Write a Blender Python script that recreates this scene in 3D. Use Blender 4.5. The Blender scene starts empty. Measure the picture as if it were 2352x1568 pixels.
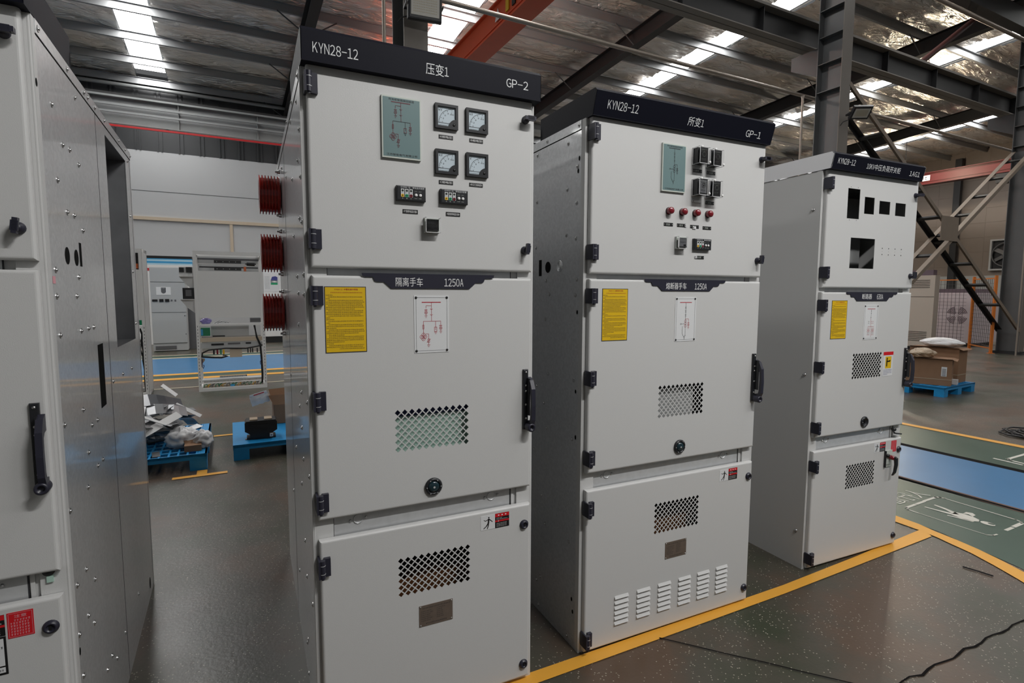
import bpy, bmesh, math, random
from mathutils import Vector, Matrix, noise
random.seed(7)
S = bpy.context.scene
COL = S.collection
PI = math.pi
# ------------------------------------------------------------------ materials
MATS = {}
def mat(name, col, rough=.5, metal=0, spec=.5, bump=0, bscale=80, var=0, vscale=6, emit=0, coat=0, trans=0, alpha=1):
    m = bpy.data.materials.new(name); m.use_nodes = True
    nt = m.node_tree; b = nt.nodes['Principled BSDF']
    b.inputs['Base Color'].default_value = (*col, 1); b.inputs['Roughness'].default_value = rough
    b.inputs['Metallic'].default_value = metal; b.inputs['Specular IOR Level'].default_value = spec
    if coat: b.inputs['Coat Weight'].default_value = coat; b.inputs['Coat Roughness'].default_value = .15
    if trans: b.inputs['Transmission Weight'].default_value = trans
    if alpha < 1: b.inputs['Alpha'].default_value = alpha
    if emit:
        b.inputs['Emission Color'].default_value = (*col, 1); b.inputs['Emission Strength'].default_value = emit
    if bump or var:
        tc = nt.nodes.new('ShaderNodeTexCoord')
    if bump:
        n = nt.nodes.new('ShaderNodeTexNoise'); n.inputs['Scale'].default_value = bscale; n.inputs['Detail'].default_value = 2
        nt.links.new(tc.outputs['Object'], n.inputs['Vector'])
        bp = nt.nodes.new('ShaderNodeBump'); bp.inputs['Strength'].default_value = bump; bp.inputs['Distance'].default_value = .002
        nt.links.new(n.outputs['Fac'], bp.inputs['Height']); nt.links.new(bp.outputs['Normal'], b.inputs['Normal'])
    if var:
        n = nt.nodes.new('ShaderNodeTexNoise'); n.inputs['Scale'].default_value = vscale; n.inputs['Detail'].default_value = 4
        nt.links.new(tc.outputs['Object'], n.inputs['Vector'])
        mx = nt.nodes.new('ShaderNodeMix'); mx.data_type = 'RGBA'
        mx.inputs[6].default_value = (*[max(0, c*(1-var)) for c in col], 1); mx.inputs[7].default_value = (*[min(1, c*(1+var)) for c in col], 1)
        nt.links.new(n.outputs['Fac'], mx.inputs[0]); nt.links.new(mx.outputs[2], b.inputs['Base Color'])
    MATS[name] = m
    return m
mat('paint', (.60,.60,.595), .42, bump=.12, bscale=420)
mat('paint_white', (.88,.88,.90), .4)
mat('zinc', (.60,.61,.62), .42, .35, var=.12, vscale=30)
mat('dark_plastic', (.022,.022,.036), .38)
mat('banner', (.0045,.005,.011), .55, spec=.12)
mat('black', (.008,.008,.009), .4)
mat('hole', (.006,.006,.006), .9, spec=.1)
mat('white', (.80,.80,.80), .5)
mat('ink', (.03,.03,.035), .6)
mat('red_ink', (.42,.012,.03), .5)
mat('blue_ink', (.05,.06,.25), .5)
mat('yellow_sign', (.74,.47,.008), .45)
mat('plate_white', (.72,.73,.74), .3)
mat('mimic', (.15,.235,.24), .35)
mat('mimic_frame', (.56,.60,.55), .4)
mat('bezel', (.016,.017,.02), .35)
mat('dial', (.55,.64,.70), .3)
mat('red_plastic', (.20,.010,.018), .15, coat=.6)
mat('red_resin', (.52,.028,.020), .2, coat=.3)
mat('chrome', (.75,.75,.76), .15, 1)
mat('screw', (.50,.50,.50), .30, 1)
mat('maroon', (.14,.022,.035), .5)
mat('brass_plate', (.24,.19,.155), .45, .6, var=.15, vscale=40)
mat('sign_red', (.62,.01,.018), .4)
mat('led_yellow', (.8,.45,.01), .3); mat('led_green', (.01,.33,.14), .3)
mat('mint', (.42,.60,.52), .45); mat('navy', (.02,.03,.12), .4); mat('copper', (.16,.062,.022), .5, .2)
mat('clear', (.9,.9,.9), .05, trans=1.0)
mat('teal_glass', (.01,.03,.04), .06, spec=.8)
mat('pallet_blue', (.012,.25,.56), .4, var=.12, vscale=20)
mat('cardboard', (.25,.14,.078), .8, var=.1, vscale=9)
mat('cardboard_dark', (.17,.09,.05), .85)
mat('tape', (.38,.29,.20), .4)
mat('film', (.72,.74,.76), .25, alpha=.55, bump=.5, bscale=30)
mat('film_white', (.70,.70,.71), .35, bump=.6, bscale=40)
mat('offcut_grey', (.22,.225,.235), .32, .4, var=.25, vscale=9)
mat('offcut_white', (.68,.68,.68), .4)
mat('offcut_dark', (.07,.075,.085), .3, .3)
mat('steel_paint', (.115,.118,.12), .5, var=.12, vscale=3)
mat('steel_dark', (.018,.018,.019), .55)
mat('purlin', (.36,.37,.38), .42, .4)
mat('steel_tan', (.22,.175,.135), .6, var=.12, vscale=5)
mat('crane_orange', (.70,.10,.03), .45, var=.08, vscale=3)
mat('crane_red', (.10,.008,.007), .45)
mat('rail_red', (.55,.012,.015), .4)
mat('pipe', (.36,.31,.265), .35, .5)
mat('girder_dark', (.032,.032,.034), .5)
mat('flange_lit', (.17,.15,.13), .5, var=.1, vscale=3)  # column steel made lighter: light on the front flange put into the colour
mat('strut_red', (.06,.018,.016), .5)
mat('girder_flange_lit', (.22,.20,.18), .5)  # girder steel made lighter: the lit look of the flanges is painted in
mat('girder', (.30,.31,.31), .4, .25, var=.1, vscale=2)
mat('wall_white', (.53,.54,.55), .5, var=.03, vscale=1)
mat('wall_dark', (.045,.047,.05), .4, .2)
mat('wall_tan', (.25,.205,.172), .6, var=.06, vscale=1.5)
mat('wall_grey', (.42,.43,.42), .6)
mat('trim_beige', (.60,.50,.38), .5)
mat('lv_white', (.80,.80,.79), .42)
mat('lv_grey', (.47,.48,.48), .45)
mat('lv_grey_dark', (.12,.12,.125), .5)
mat('beige', (.47,.41,.35), .5)
mat('beige_dark', (.10,.085,.075), .6)
mat('machine_pink', (.62,.54,.56), .45)
mat('plum', (.13,.09,.11), .5)
mat('fence_orange', (.62,.18,.025), .45)
mat('wire_dark', (.09,.075,.075), .5)
mat('yellow_line', (.74,.36,.045), .45, var=.1, vscale=4)
mat('pale_line', (.52,.46,.33), .5)
mat('chalk', (.60,.58,.52), .7)
mat('lane_blue', (.035,.17,.36), .3, var=.12, vscale=2.5)
mat('lane_green', (.028,.068,.045), .34, var=.22, vscale=3)
mat('lane_dark', (.007,.006,.006), .9, spec=.1); mat('rust', (.16,.085,.06), .7)
mat('orange_dev', (.65,.15,.04), .5); mat('green_dev', (.02,.22,.10), .5); mat('purple_film', (.25,.22,.5), .3)
mat('sky_blue', (.05,.33,.62), .4); mat('pale_blue', (.45,.68,.80), .4)
mat('lamp_glass', (.62,.60,.55), .12, coat=.5)
mat('red_stripe', (.55,.04,.05), .4)
mat('pink_tag', (.75,.35,.40), .6)
mat('skylight_panel', (1,.99,.97), .5, emit=16.5)

mat('skylight_near', (1,.99,.97), .5, emit=7)
mat('bulb', (1,.93,.8), .4, emit=12)
def add_nodes_galv():
    m = mat('galv', (.42,.43,.44), .3, .5, coat=.5); nt = m.node_tree; b = nt.nodes['Principled BSDF']
    tc = nt.nodes.new('ShaderNodeTexCoord')
    v = nt.nodes.new('ShaderNodeTexVoronoi'); v.inputs['Scale'].default_value = 90
    nt.links.new(tc.outputs['Object'], v.inputs['Vector'])
    n = nt.nodes.new('ShaderNodeTexNoise'); n.inputs['Scale'].default_value = 2.5; n.inputs['Detail'].default_value = 3
    nt.links.new(tc.outputs['Object'], n.inputs['Vector'])
    r = nt.nodes.new('ShaderNodeMapRange'); r.inputs[3].default_value = .26; r.inputs[4].default_value = .40; b.inputs['Coat Roughness'].default_value = .06; b.inputs['Coat IOR'].default_value = 1.9
    nt.links.new(n.outputs['Fac'], r.inputs[0]); nt.links.new(r.outputs[0], b.inputs['Roughness'])
    cr = nt.nodes.new('ShaderNodeValToRGB')
    cr.color_ramp.elements[0].color = (.60,.61,.62,1); cr.color_ramp.elements[1].color = (.70,.71,.72,1)
    sx = nt.nodes.new('ShaderNodeSeparateColor'); nt.links.new(v.outputs['Color'], sx.inputs[0])
    nt.links.new(sx.outputs[0], cr.inputs[0]); nt.links.new(cr.outputs[0], b.inputs['Base Color'])
add_nodes_galv()

def floor_material():
    m = mat('floor_epoxy', (.1,.09,.08), .3, spec=.55); nt = m.node_tree; b = nt.nodes['Principled BSDF']
    L = nt.links.new; N = nt.nodes.new
    tc = N('ShaderNodeTexCoord')
    n1 = N('ShaderNodeTexNoise'); n1.inputs['Scale'].default_value = 1.1; n1.inputs['Detail'].default_value = 6; n1.inputs['Roughness'].default_value = .6
    L(tc.outputs['Object'], n1.inputs['Vector'])
    cr = N('ShaderNodeValToRGB'); e = cr.color_ramp.elements
    e[0].position = .36; e[0].color = (.040,.047,.028,1); e[1].position = .62; e[1].color = (.095,.060,.040,1)
    x = e.new(.5); x.color = (.066,.058,.044,1)
    L(n1.outputs['Fac'], cr.inputs[0])
    v = N('ShaderNodeTexVoronoi'); v.inputs['Scale'].default_value = 125; L(tc.outputs['Object'], v.inputs['Vector'])
    sc = N('ShaderNodeSeparateColor'); L(v.outputs['Color'], sc.inputs[0])
    # worn specks: small cells, more of them where the coating has worn
    nw = N('ShaderNodeTexNoise'); nw.inputs['Scale'].default_value = 1.7; nw.inputs['Detail'].default_value = 3; L(tc.outputs['Object'], nw.inputs['Vector'])
    thr = N('ShaderNodeMapRange'); thr.inputs[1].default_value = .35; thr.inputs[2].default_value = .7; thr.inputs[3].default_value = .975; thr.inputs[4].default_value = .84
    L(nw.outputs['Fac'], thr.inputs[0])
    gt = N('ShaderNodeMath'); gt.operation = 'GREATER_THAN'; L(sc.outputs[0], gt.inputs[0]); L(thr.outputs[0], gt.inputs[1])
    ds = N('ShaderNodeMath'); ds.operation = 'LESS_THAN'; ds.inputs[1].default_value = .36; L(v.outputs['Distance'], ds.inputs[0])
    mu = N('ShaderNodeMath'); mu.operation = 'MULTIPLY'; L(gt.outputs[0], mu.inputs[0]); L(ds.outputs[0], mu.inputs[1])
    mx = N('ShaderNodeMix'); mx.data_type = 'RGBA'; mx.inputs[7].default_value = (.34,.31,.25,1)
    L(mu.outputs[0], mx.inputs[0]); L(cr.outputs[0], mx.inputs[6]); L(mx.outputs[2], b.inputs['Base Color'])
    rr = N('ShaderNodeMapRange'); rr.inputs[3].default_value = .24; rr.inputs[4].default_value = .46; L(nw.outputs['Fac'], rr.inputs[0]); L(rr.outputs[0], b.inputs['Roughness'])
    nb = N('ShaderNodeTexNoise'); nb.inputs['Scale'].default_value = 60; nb.inputs['Detail'].default_value = 2; L(tc.outputs['Object'], nb.inputs['Vector'])
    bp = N('ShaderNodeBump'); bp.inputs['Strength'].default_value = .25; bp.inputs['Distance'].default_value = .003
    L(nb.outputs['Fac'], bp.inputs['Height']); L(bp.outputs['Normal'], b.inputs['Normal'])
floor_material()
def foil_material():
    m = mat('roof_foil', (.5,.5,.5), .30, .72); nt = m.node_tree; b = nt.nodes['Principled BSDF']
    L = nt.links.new; N = nt.nodes.new
    tc = N('ShaderNodeTexCoord'); mp = N('ShaderNodeMapping'); mp.inputs['Scale'].default_value = (.9,3.2,1); mp.inputs['Rotation'].default_value = (0,0,.5)
    L(tc.outputs['Object'], mp.inputs[0])
    n = N('ShaderNodeTexNoise'); n.inputs['Scale'].default_value = 1.9; n.inputs['Detail'].default_value = 6; n.inputs['Distortion'].default_value = 1.2
    L(mp.outputs[0], n.inputs['Vector'])
    bp = N('ShaderNodeBump'); bp.inputs['Strength'].default_value = 1.0; bp.inputs['Distance'].default_value = .16
    L(n.outputs['Fac'], bp.inputs['Height']); L(bp.outputs['Normal'], b.inputs['Normal'])
    n2 = N('ShaderNodeTexNoise'); n2.inputs['Scale'].default_value = .7; L(tc.outputs['Object'], n2.inputs['Vector'])
    cr = N('ShaderNodeValToRGB'); cr.color_ramp.elements[0].position=.35; cr.color_ramp.elements[1].position=.7
    cr.color_ramp.elements[0].color = (.86,.86,.85,1); cr.color_ramp.elements[1].color = (.92,.83,.74,1)
    L(n2.outputs['Fac'], cr.inputs[0]); L(cr.outputs[0], b.inputs['Base Color'])
foil_material()

# ------------------------------------------------------------------ mesh builder
TEXT = {}
def char_geo(c):
    if c not in TEXT:
        k = chr(ord(c)+0xFEE0) if 33 <= ord(c) <= 126 else c
        cu = bpy.data.curves.new('text', 'FONT'); cu.body = k; cu.size = 1; cu.fill_mode = 'FRONT'; cu.resolution_u = 3
        o = bpy.data.objects.new('text', cu); COL.objects.link(o)
        m = bpy.data.meshes.new_from_object(o.evaluated_get(bpy.context.evaluated_depsgraph_get()))
        TEXT[c] = ([(v.co.x, v.co.y) for v in m.vertices], [tuple(p.vertices) for p in m.polygons])
        bpy.data.objects.remove(o); bpy.data.curves.remove(cu); bpy.data.meshes.remove(m)
    return TEXT[c]
def text_geo(s):
    V = []; F = []; x = 0
    for c in s:
        if c == ' ': x += .5; continue
        vs, fs = char_geo(c); o = len(V)
        if ord(c) < 127:       # half-width cell
            a = min(p for p,_ in vs); e = max(p for p,_ in vs); k = min(1, .43/(e-a)); sh = x+.25-(a+e)/2*k
            V += [(p*k+sh, q) for p,q in vs]; x += .5
        else: V += [(p+x, q) for p,q in vs]; x += 1
        F += [tuple(i+o for i in f) for f in fs]
    return V, F
class MB:
    def __init__(s, xf=None): s.v = []; s.f = []; s.m = []; s.mats = []; s.xf = xf; s.sm = []
    def mi(s, m):
        if m not in s.mats: s.mats.append(m)
        return s.mats.index(m)
    def add(s, vs, fs, m, smooth=False):
        o = len(s.v); k = s.mi(m)
        s.v += [s.xf @ Vector(p) if s.xf else Vector(p) for p in vs]
        for f in fs: s.f.append(tuple(o+i for i in f)); s.m.append(k); s.sm.append(smooth)
        return s
    def box(s, x0, x1, y0, y1, z0, z1, m):
        vs = [(x,y,z) for x in (x0,x1) for y in (y0,y1) for z in (z0,z1)]
        return s.add(vs, [(0,1,3,2),(4,6,7,5),(0,4,5,1),(2,3,7,6),(0,2,6,4),(1,5,7,3)], m)
    def cbox(s, c, d, m, R=None):
        vs = []
        for x in (-.5,.5):
            for y in (-.5,.5):
                for z in (-.5,.5):
                    p = Vector((x*d[0],y*d[1],z*d[2])); p = (R @ p if R else p) + Vector(c); vs.append(p)
        return s.add(vs, [(0,1,3,2),(4,6,7,5),(0,4,5,1),(2,3,7,6),(0,2,6,4),(1,5,7,3)], m)
    def rbox(s, x0, x1, y0, y1, z0, z1, r, m):
        # box rounded towards -y (front), used for small fittings
        vs = []; fs = []; rings = [(r, y0), (r*.3, y0+r*.3), (0, y0+r), (0, y1)]
        for ins, y in rings: vs += [(x0+ins,y,z0+ins),(x1-ins,y,z0+ins),(x1-ins,y,z1-ins),(x0+ins,y,z1-ins)]
        fs.append((0,1,2,3))
        for k in range(3):
            for i in range(4): fs.append((4*k+i, 4*k+(i+1)%4, 4*k+4+(i+1)%4, 4*k+4+i))
        fs.append((15,14,13,12)); return s.add(vs, fs, m)
    def cyl(s, p0, p1, r, m, n=14, r1=None, caps=True, smooth=True):
        p0 = Vector(p0); p1 = Vector(p1); r1 = r if r1 is None else r1
        a = (p1-p0).normalized(); t = a.orthogonal().normalized(); b = a.cross(t)
        vs = []
        for p, q in ((p0,r),(p1,r1)):
            for i in range(n):
                w = 2*PI*i/n; vs.append(p + (t*math.cos(w)+b*math.sin(w))*q)
        s.add(vs, [(i,(i+1)%n,n+(i+1)%n,n+i) for i in range(n)], m, smooth)
        if caps: s.add(vs, [tuple(range(n))[::-1], tuple(range(n,2*n))], m)
        return s
    def lathe(s, c, axis, prof, m, n=20, smooth=True):
        c = Vector(c); a = Vector(axis).normalized(); t = a.orthogonal().normalized(); b = a.cross(t); vs = []
        for r, h in prof:
            for i in range(n):
                w = 2*PI*i/n; vs.append(c + a*h + (t*math.cos(w)+b*math.sin(w))*r)
        fs = [(k*n+i, k*n+(i+1)%n, (k+1)*n+(i+1)%n, (k+1)*n+i) for k in range(len(prof)-1) for i in range(n)]
        s.add(vs, fs, m, smooth)
        if prof[-1][0] > 1e-6: s.add(vs[-n:], [tuple(range(n))], m)
        return s
    def tube(s, pts, r, m, n=8):
        pts = [Vector(p) for p in pts]; rings = []; t = None
        for i, p in enumerate(pts):
            d = (pts[min(i+1,len(pts)-1)] - pts[max(i-1,0)]).normalized()
            t = d.orthogonal().normalized() if t is None else (t - d*t.dot(d)).normalized()
            b = d.cross(t); rings += [p + (t*math.cos(2*PI*k/n)+b*math.sin(2*PI*k/n))*r for k in range(n)]
        fs = [(j*n+k, j*n+(k+1)%n, (j+1)*n+(k+1)%n, (j+1)*n+k) for j in range(len(pts)-1) for k in range(n)]
        s.add(rings, fs, m, True); s.add(rings[:n]+rings[-n:], [tuple(range(n))[::-1], tuple(range(n,2*n))], m); return s
    def prism(s, poly, y0, y1, m):     # polygon in x-z, extruded along y
        n = len(poly); vs = [(x,y0,z) for x,z in poly] + [(x,y1,z) for x,z in poly]
        return s.add(vs, [tuple(range(n)), tuple(range(2*n-1,n-1,-1))] + [(i,n+i,n+(i+1)%n,(i+1)%n) for i in range(n)], m)
    def prismz(s, poly, z0, z1, m):    # polygon in x-y, extruded along z
        n = len(poly); vs = [(x,y,z0) for x,y in poly] + [(x,y,z1) for x,y in poly]
        return s.add(vs, [tuple(range(n))[::-1], tuple(range(n,2*n))] + [(i,(i+1)%n,n+(i+1)%n,n+i) for i in range(n)], m)
    def flat(s, x0, x1, z0, z1, y, m): return s.add([(x0,y,z0),(x1,y,z0),(x1,y,z1),(x0,y,z1)], [(0,1,2,3)], m)
    def disc(s, x, z, y, r, m, n=18, rz=None):
        rz = rz or r
        return s.add([(x+r*math.cos(2*PI*i/n), y, z+rz*math.sin(2*PI*i/n)) for i in range(n)], [tuple(range(n))], m)
    def ring(s, x, z, y, r, w, m, n=18):
        vs = []
        for q in (r-w/2, r+w/2): vs += [(x+q*math.cos(2*PI*i/n), y, z+q*math.sin(2*PI*i/n)) for i in range(n)]
        return s.add(vs, [(i,(i+1)%n,n+(i+1)%n,n+i) for i in range(n)], m)
    def line(s, p, q, y, w, m):        # stroke in the x-z plane
        d = Vector((q[0]-p[0], q[1]-p[1])); 
        if d.length < 1e-9: return s
        n = Vector((-d.y, d.x)).normalized()*w/2
        return s.add([(p[0]+n.x,y,p[1]+n.y),(q[0]+n.x,y,q[1]+n.y),(q[0]-n.x,y,q[1]-n.y),(p[0]-n.x,y,p[1]-n.y)], [(0,1,2,3)], m)
    def text(s, t, x0, x1, z0, z1, y, m):   # fitted to the rectangle
        vs, fs = text_geo(t); xs = [a for a,b in vs]; ys = [b for a,b in vs]
        kx = (x1-x0)/(max(xs)-min(xs)); kz = (z1-z0)/(max(ys)-min(ys))
        return s.add([(x0+(a-min(xs))*kx, y, z0+(b-min(ys))*kz) for a,b in vs], fs, m)
    def script(s, x0, x1, z, h, y, m, pitch=None, gap=.35):   # a row of unreadably small characters
        p = pitch or h; x = x0
        while x < x1 - p*.6:
            w = p*(1-gap)*random.uniform(.75,1.05)
            s.flat(x, x+w, z+h*.62, z+h*random.uniform(.85,1), y, m); s.flat(x, x+w*random.uniform(.7,1), z, z+h*.22, y, m)
            s.flat(x+w*.35, x+w*.6, z+h*.1, z+h*.9, y, m)
            x += p
        return s
    def build(s, name, parent=None, loc=(0,0,0), rz=0):
        me = bpy.data.meshes.new(name); me.from_pydata([tuple(v) for v in s.v], [], s.f)
        for m in s.mats: me.materials.append(MATS[m])
        me.polygons.foreach_set('material_index', s.m); me.polygons.foreach_set('use_smooth', s.sm); me.update()
        return place(me, name, parent, loc, rz)
def place(me, name, parent=None, loc=(0,0,0), rz=0):
    o = bpy.data.objects.new(name, me); COL.objects.link(o); o.location = loc; o.rotation_euler = (0,0,rz)
    if parent: o.parent = parent
    return o
def tag(o, label, cat, group=None):
    o['label'] = label; o['category'] = cat
    if group: o['group'] = group
    return o
def thing(name, label, cat, loc=(0,0,0), rz=0, group=None):
    o = bpy.data.objects.new(name, None); COL.objects.link(o); o.empty_display_size = .2; o.location = loc; o.rotation_euler = (0,0,rz)
    return tag(o, label, cat, group)
def struct(o): o['kind'] = 'structure'; return o
BETA = math.radians(1.7)          # the hall stands slightly turned to the cabinet row
def B(x, y, z=0): return Vector((x*math.cos(BETA)-y*math.sin(BETA), x*math.sin(BETA)+y*math.cos(BETA), z))

# ------------------------------------------------------------------ camera
cam = bpy.data.cameras.new('camera'); co = bpy.data.objects.new('camera', cam); COL.objects.link(co); S.camera = co
YA, PT, RO = .4478, -.0898, .0034
f = Vector((math.sin(YA)*math.cos(PT), math.cos(YA)*math.cos(PT), math.sin(PT))); r0 = Vector((math.cos(YA), -math.sin(YA), 0)); u0 = r0.cross(f)
rr = r0*math.cos(RO)+u0*math.sin(RO); uu = u0*math.cos(RO)-r0*math.sin(RO)
mw = Matrix((( rr.x,uu.x,-f.x,-.0246),(rr.y,uu.y,-f.y,-1.864),(rr.z,uu.z,-f.z,1.589),(0,0,0,1)))
co.matrix_world = mw
cam.sensor_width = 36; cam.lens = 1246.2/2352*36; cam.shift_y = 2/2352; cam.shift_x = .8/2352; cam.clip_start = .05; cam.clip_end = 200

# ================================================================== the hall
X0, X1, YF, YN = -14.5, 35.0, 20.6, -13.0        # hall limits in its own axes
RIDGE = 3.0
def roof_z(y): return 9.7 - .06*(y-5) if y >= RIDGE else 9.82 - .06*(RIDGE-y)
COLX = [-14.6, -6.4, 2.03, 10.48, 18.8, 27.0]
SKY = [(-10.9,-10.0), (-2.56,-1.66), (5.3,6.2), (13.25,14.15), (21.2,22.1), (29.4,30.3)]
fl = MB().box(X0-.5, X1+.5, YN-6, YF+.5, -.15, 0, 'floor_epoxy').build('floor', rz=BETA); struct(fl)
# ceiling: wrinkled insulation foil hung under the sheets, open at the skylight strips
ce = MB()
def foil(xa, xb, ya, yb, dx, dy, fine=False):
    nx = max(1, round((xb-xa)/dx)); ny = max(1, round((yb-ya)/dy)); vs = []
    for j in range(ny+1):
        for i in range(nx+1):
            x = xa+(xb-xa)*i/nx; y = ya+(yb-ya)*j/ny
            ph = ((y-1.0) % 1.6)/1.6; sag = .07*math.sin(PI*ph)
            w = .06*noise.noise((x*.9+y*1.1, y*1.9-x*.5, 0)) + .03*noise.noise((x*1.6+3*y, y*4.1-x, 5))
            if fine: w -= .055*abs(noise.noise((x*.8+y*.9, y*5.2-x*1.9, 2))) + .03*abs(noise.noise((x*1.9-y*1.3, y*8+x*3.1, 8)))
            vs.append((x, y, roof_z(y)-sag+w))
    ce.add(vs, [(j*(nx+1)+i, j*(nx+1)+i+1, (j+1)*(nx+1)+i+1, (j+1)*(nx+1)+i) for j in range(ny) for i in range(nx)], 'roof_foil', True)
edges = [X0] + [e for s in SKY for e in s] + [X1]
for k in range(0, len(edges), 2):
    foil(edges[k], edges[k+1], RIDGE, YF, .13, .055, True); foil(edges[k], edges[k+1] + (.9 if edges[k+1] < 0 else 0), YN, RIDGE, .8, .5)
ceil = struct(ce.build('ceiling', rz=BETA))
for a, b in SKY:      # translucent roof strips over the foil gaps
    for ya, yb in ((RIDGE+.3, YF-.5), (YN+.5, RIDGE-.3)):
        if ya < 0 and a < 0: continue
        m = MB(); z = [roof_z(ya)+.05, roof_z(yb)+.05]
        m.add([(a-.02,ya,z[0]),(b+.02,ya,z[0]),(b+.02,yb,z[1]),(a-.02,yb,z[1])], [(0,1,2,3)], 'skylight_panel' if ya > 0 else 'skylight_near')
        m.build('skylight', ceil)
    m = MB()
    for x in (a, b):
        m.add([(x-.03,RIDGE,roof_z(RIDGE)-.02),(x+.03,RIDGE,roof_z(RIDGE)-.02),(x+.03,YF,roof_z(YF)-.02),(x-.03,YF,roof_z(YF)-.02)], [(0,1,2,3)], 'purlin')
    m.build('skylight_frame', ceil)
def purlin(y):
    m = MB(); z = roof_z(y)-.09; h = .2
    m.box(X0, X1, y-.006, y+.006, z-h, z, 'purlin'); m.box(X0, X1, y, y+.07, z-h, z-h+.008, 'purlin'); m.box(X0, X1, y-.07, y, z-.008, z, 'purlin')
    m.build('purlin', ceil)
for y in [20.46-1.6*k for k in range(11)]: purlin(y)
for y in [2-2.5*k for k in range(6)]: purlin(y)
for x in COLX:
    m = MB()
    for ya, yb in ((RIDGE, YF), (YN, RIDGE)):
        za, zb = roof_z(ya)-.30, roof_z(yb)-.30; d0 = .45
        for wx, ta, tb in ((.13, 0, .016), (.006, .016, d0-.016), (.13, d0-.016, d0)):
            vs = [(x+sx*wx, y, z-t) for sx in (-1,1) for y, z in ((ya,za),(yb,zb)) for t in (ta,tb)]
            m.add(vs, [(0,1,3,2),(4,6,7,5),(0,4,5,1),(2,3,7,6),(0,2,6,4),(1,5,7,3)], 'steel_dark')
    for y in [20.46-1.6*k for k in range(0,10,2)]:     # fly braces
        for sx in (-1,1): m.tube([(x+sx*.1,y,roof_z(y)-.72),(x+sx*.75,y,roof_z(y)-.28)], .018, 'steel_paint', 6)
    m.build('rafter', ceil)
m = MB(); m.box(X0,X1,4.88,5.12,8.25,8.70,'steel_dark'); m.build('tie_beam', ceil)
m = MB(); m.cyl((X0,4.95,8.02),(X1,4.95,8.02),.05,'pipe',10); m.build('roof_pipe', ceil)
m = MB(); m.tube([(14.6,5.55,7.05),(17.6,5.5,9.0)],.07,'strut_red',4); m.build('roof_strut', ceil)
for lx, ly, lz, en in ((28.4,12.9,7.55,260),(20.9,8.5,8.6,170)):      # a pendant lamp, then an unseen one added to brighten the foil
    m = MB(); m.cyl((lx,ly,lz+.12),(lx,ly,roof_z(ly)-.1),.012,'steel_dark',6); m.lathe((lx,ly,lz+.12),(0,0,-1),[(.03,0),(.05,.05),(.05,.07)],'steel_dark',12); m.build('pendant_and_added_lamp', ceil)
    m = MB(); m.lathe((lx,ly,lz+.06),(0,0,-1),[(.03,0),(.07,.05),(.09,.12),(.06,.18),(.005,.2)],'bulb',14); m.build('bulb', ceil)
    ld = bpy.data.lights.new('pendant_and_added_light','POINT'); ld.energy = en; ld.color = (1,.84,.62); ld.shadow_soft_size = .1
    lo = bpy.data.objects.new('pendant_and_added_light', ld); COL.objects.link(lo); lo.parent = ceil; lo.location = (lx+.2,ly,lz+.16)
# walls
m = MB()
m.box(X0, X1, YF, YF+.2, 0, 6.36, 'wall_white')
m.box(X0, X1, YF+.02, YF+.2, 6.36, roof_z(YF)+.1, 'wall_dark')
x = X0
while x < X1: m.box(x, x+.05, YF-.02, YF+.02, 6.36, roof_z(YF)-.1, 'wall_dark'); m.box(x+.12, x+.17, YF-.02, YF+.02, 6.36, roof_z(YF)-.1, 'wall_dark'); x += .62
m.box(X0, X1, YF-.004, YF, 5.02, 5.04, 'steel_paint')
wb = struct(m.build('wall_back', rz=BETA))
m = MB().box(X0, X1, YF-.06, YF-.001, 4.05, 4.16, 'trim_beige'); m.box(0.0, .1, YF-.05, YF-.001, 2.6, 4.05, 'trim_beige'); struct(m.build('trim_1', rz=BETA))
m = MB(); m.cyl((X0+.1, YF-.2, 8.35), (X1-.1, YF-.2, 8.35), .06, 'girder', 10)
for k in range(12): m.box(X0+2+4*k, X0+2.05+4*k, YF-.2, YF+.01, 8.33, 8.37, 'girder')
struct(m.build('trim_2', rz=BETA))
m = MB(); H = roof_z(RIDGE)
m.prismz([(X1,YN),(X1+.2,YN),(X1+.2,YF+.2),(X1,YF+.2)], 2.6, H+.2, 'wall_tan'); m.prismz([(X1-.02,YN),(X1+.2,YN),(X1+.2,YF+.2),(X1-.02,YF+.2)], 0, 2.6, 'wall_grey')
for k in range(9): m.box(X1-.012, X1, YN, YF, 3.1+.75*k, 3.13+.75*k, 'wall_tan')
for k in range(30): m.box(X1-.01, X1, YN+1.1*k, YN+1.1*k+.03, 2.6, H, 'wall_tan')
struct(m.build('wall_right', rz=BETA))
m = MB().box(X0-.2, X0, YN, YF+.2, 0, H+.2, 'wall_white'); struct(m.build('wall_left', rz=BETA))
m = MB().box(-9, -1.15, -1.75, -1.6, 0, 3.2, 'wall_grey'); struct(m.build('wall_added_shade', rz=BETA))  # unseen wall added to shade the left cabinet front
# paint on the floor
def strip(name, poly, mt, z=.002):
    return MB().add([(x,y,z) for x,y in poly], [tuple(range(len(poly)))], mt).build(name, fl)
def rect(x0,x1,y0,y1): return [(x0,y0),(x1,y0),(x1,y1),(x0,y1)]
wy = lambda x, y: (x*math.cos(BETA)+y*math.sin(BETA), -x*math.sin(BETA)+y*math.cos(BETA))   # world to hall
for a, b in ((8.60,8.66),(9.62,9.86),(10.28,10.50),(13.42,13.60),(14.10,14.22)):
    strip('floor_line', rect(X0+.1, 3.4, a, b), 'yellow_line' if a in (9.62,10.28) else 'pale_line', .004)
strip('painted_lane', rect(X0+.1, 3.4, 9.86, 10.28), 'lane_green', .002); strip('painted_lane', rect(X0+.1, 3.4, 13.60, 14.10), 'lane_green', .002)
strip('painted_lane', rect(X0+.1, 3.4, 10.50, 13.42), 'lane_blue', .002)

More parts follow.
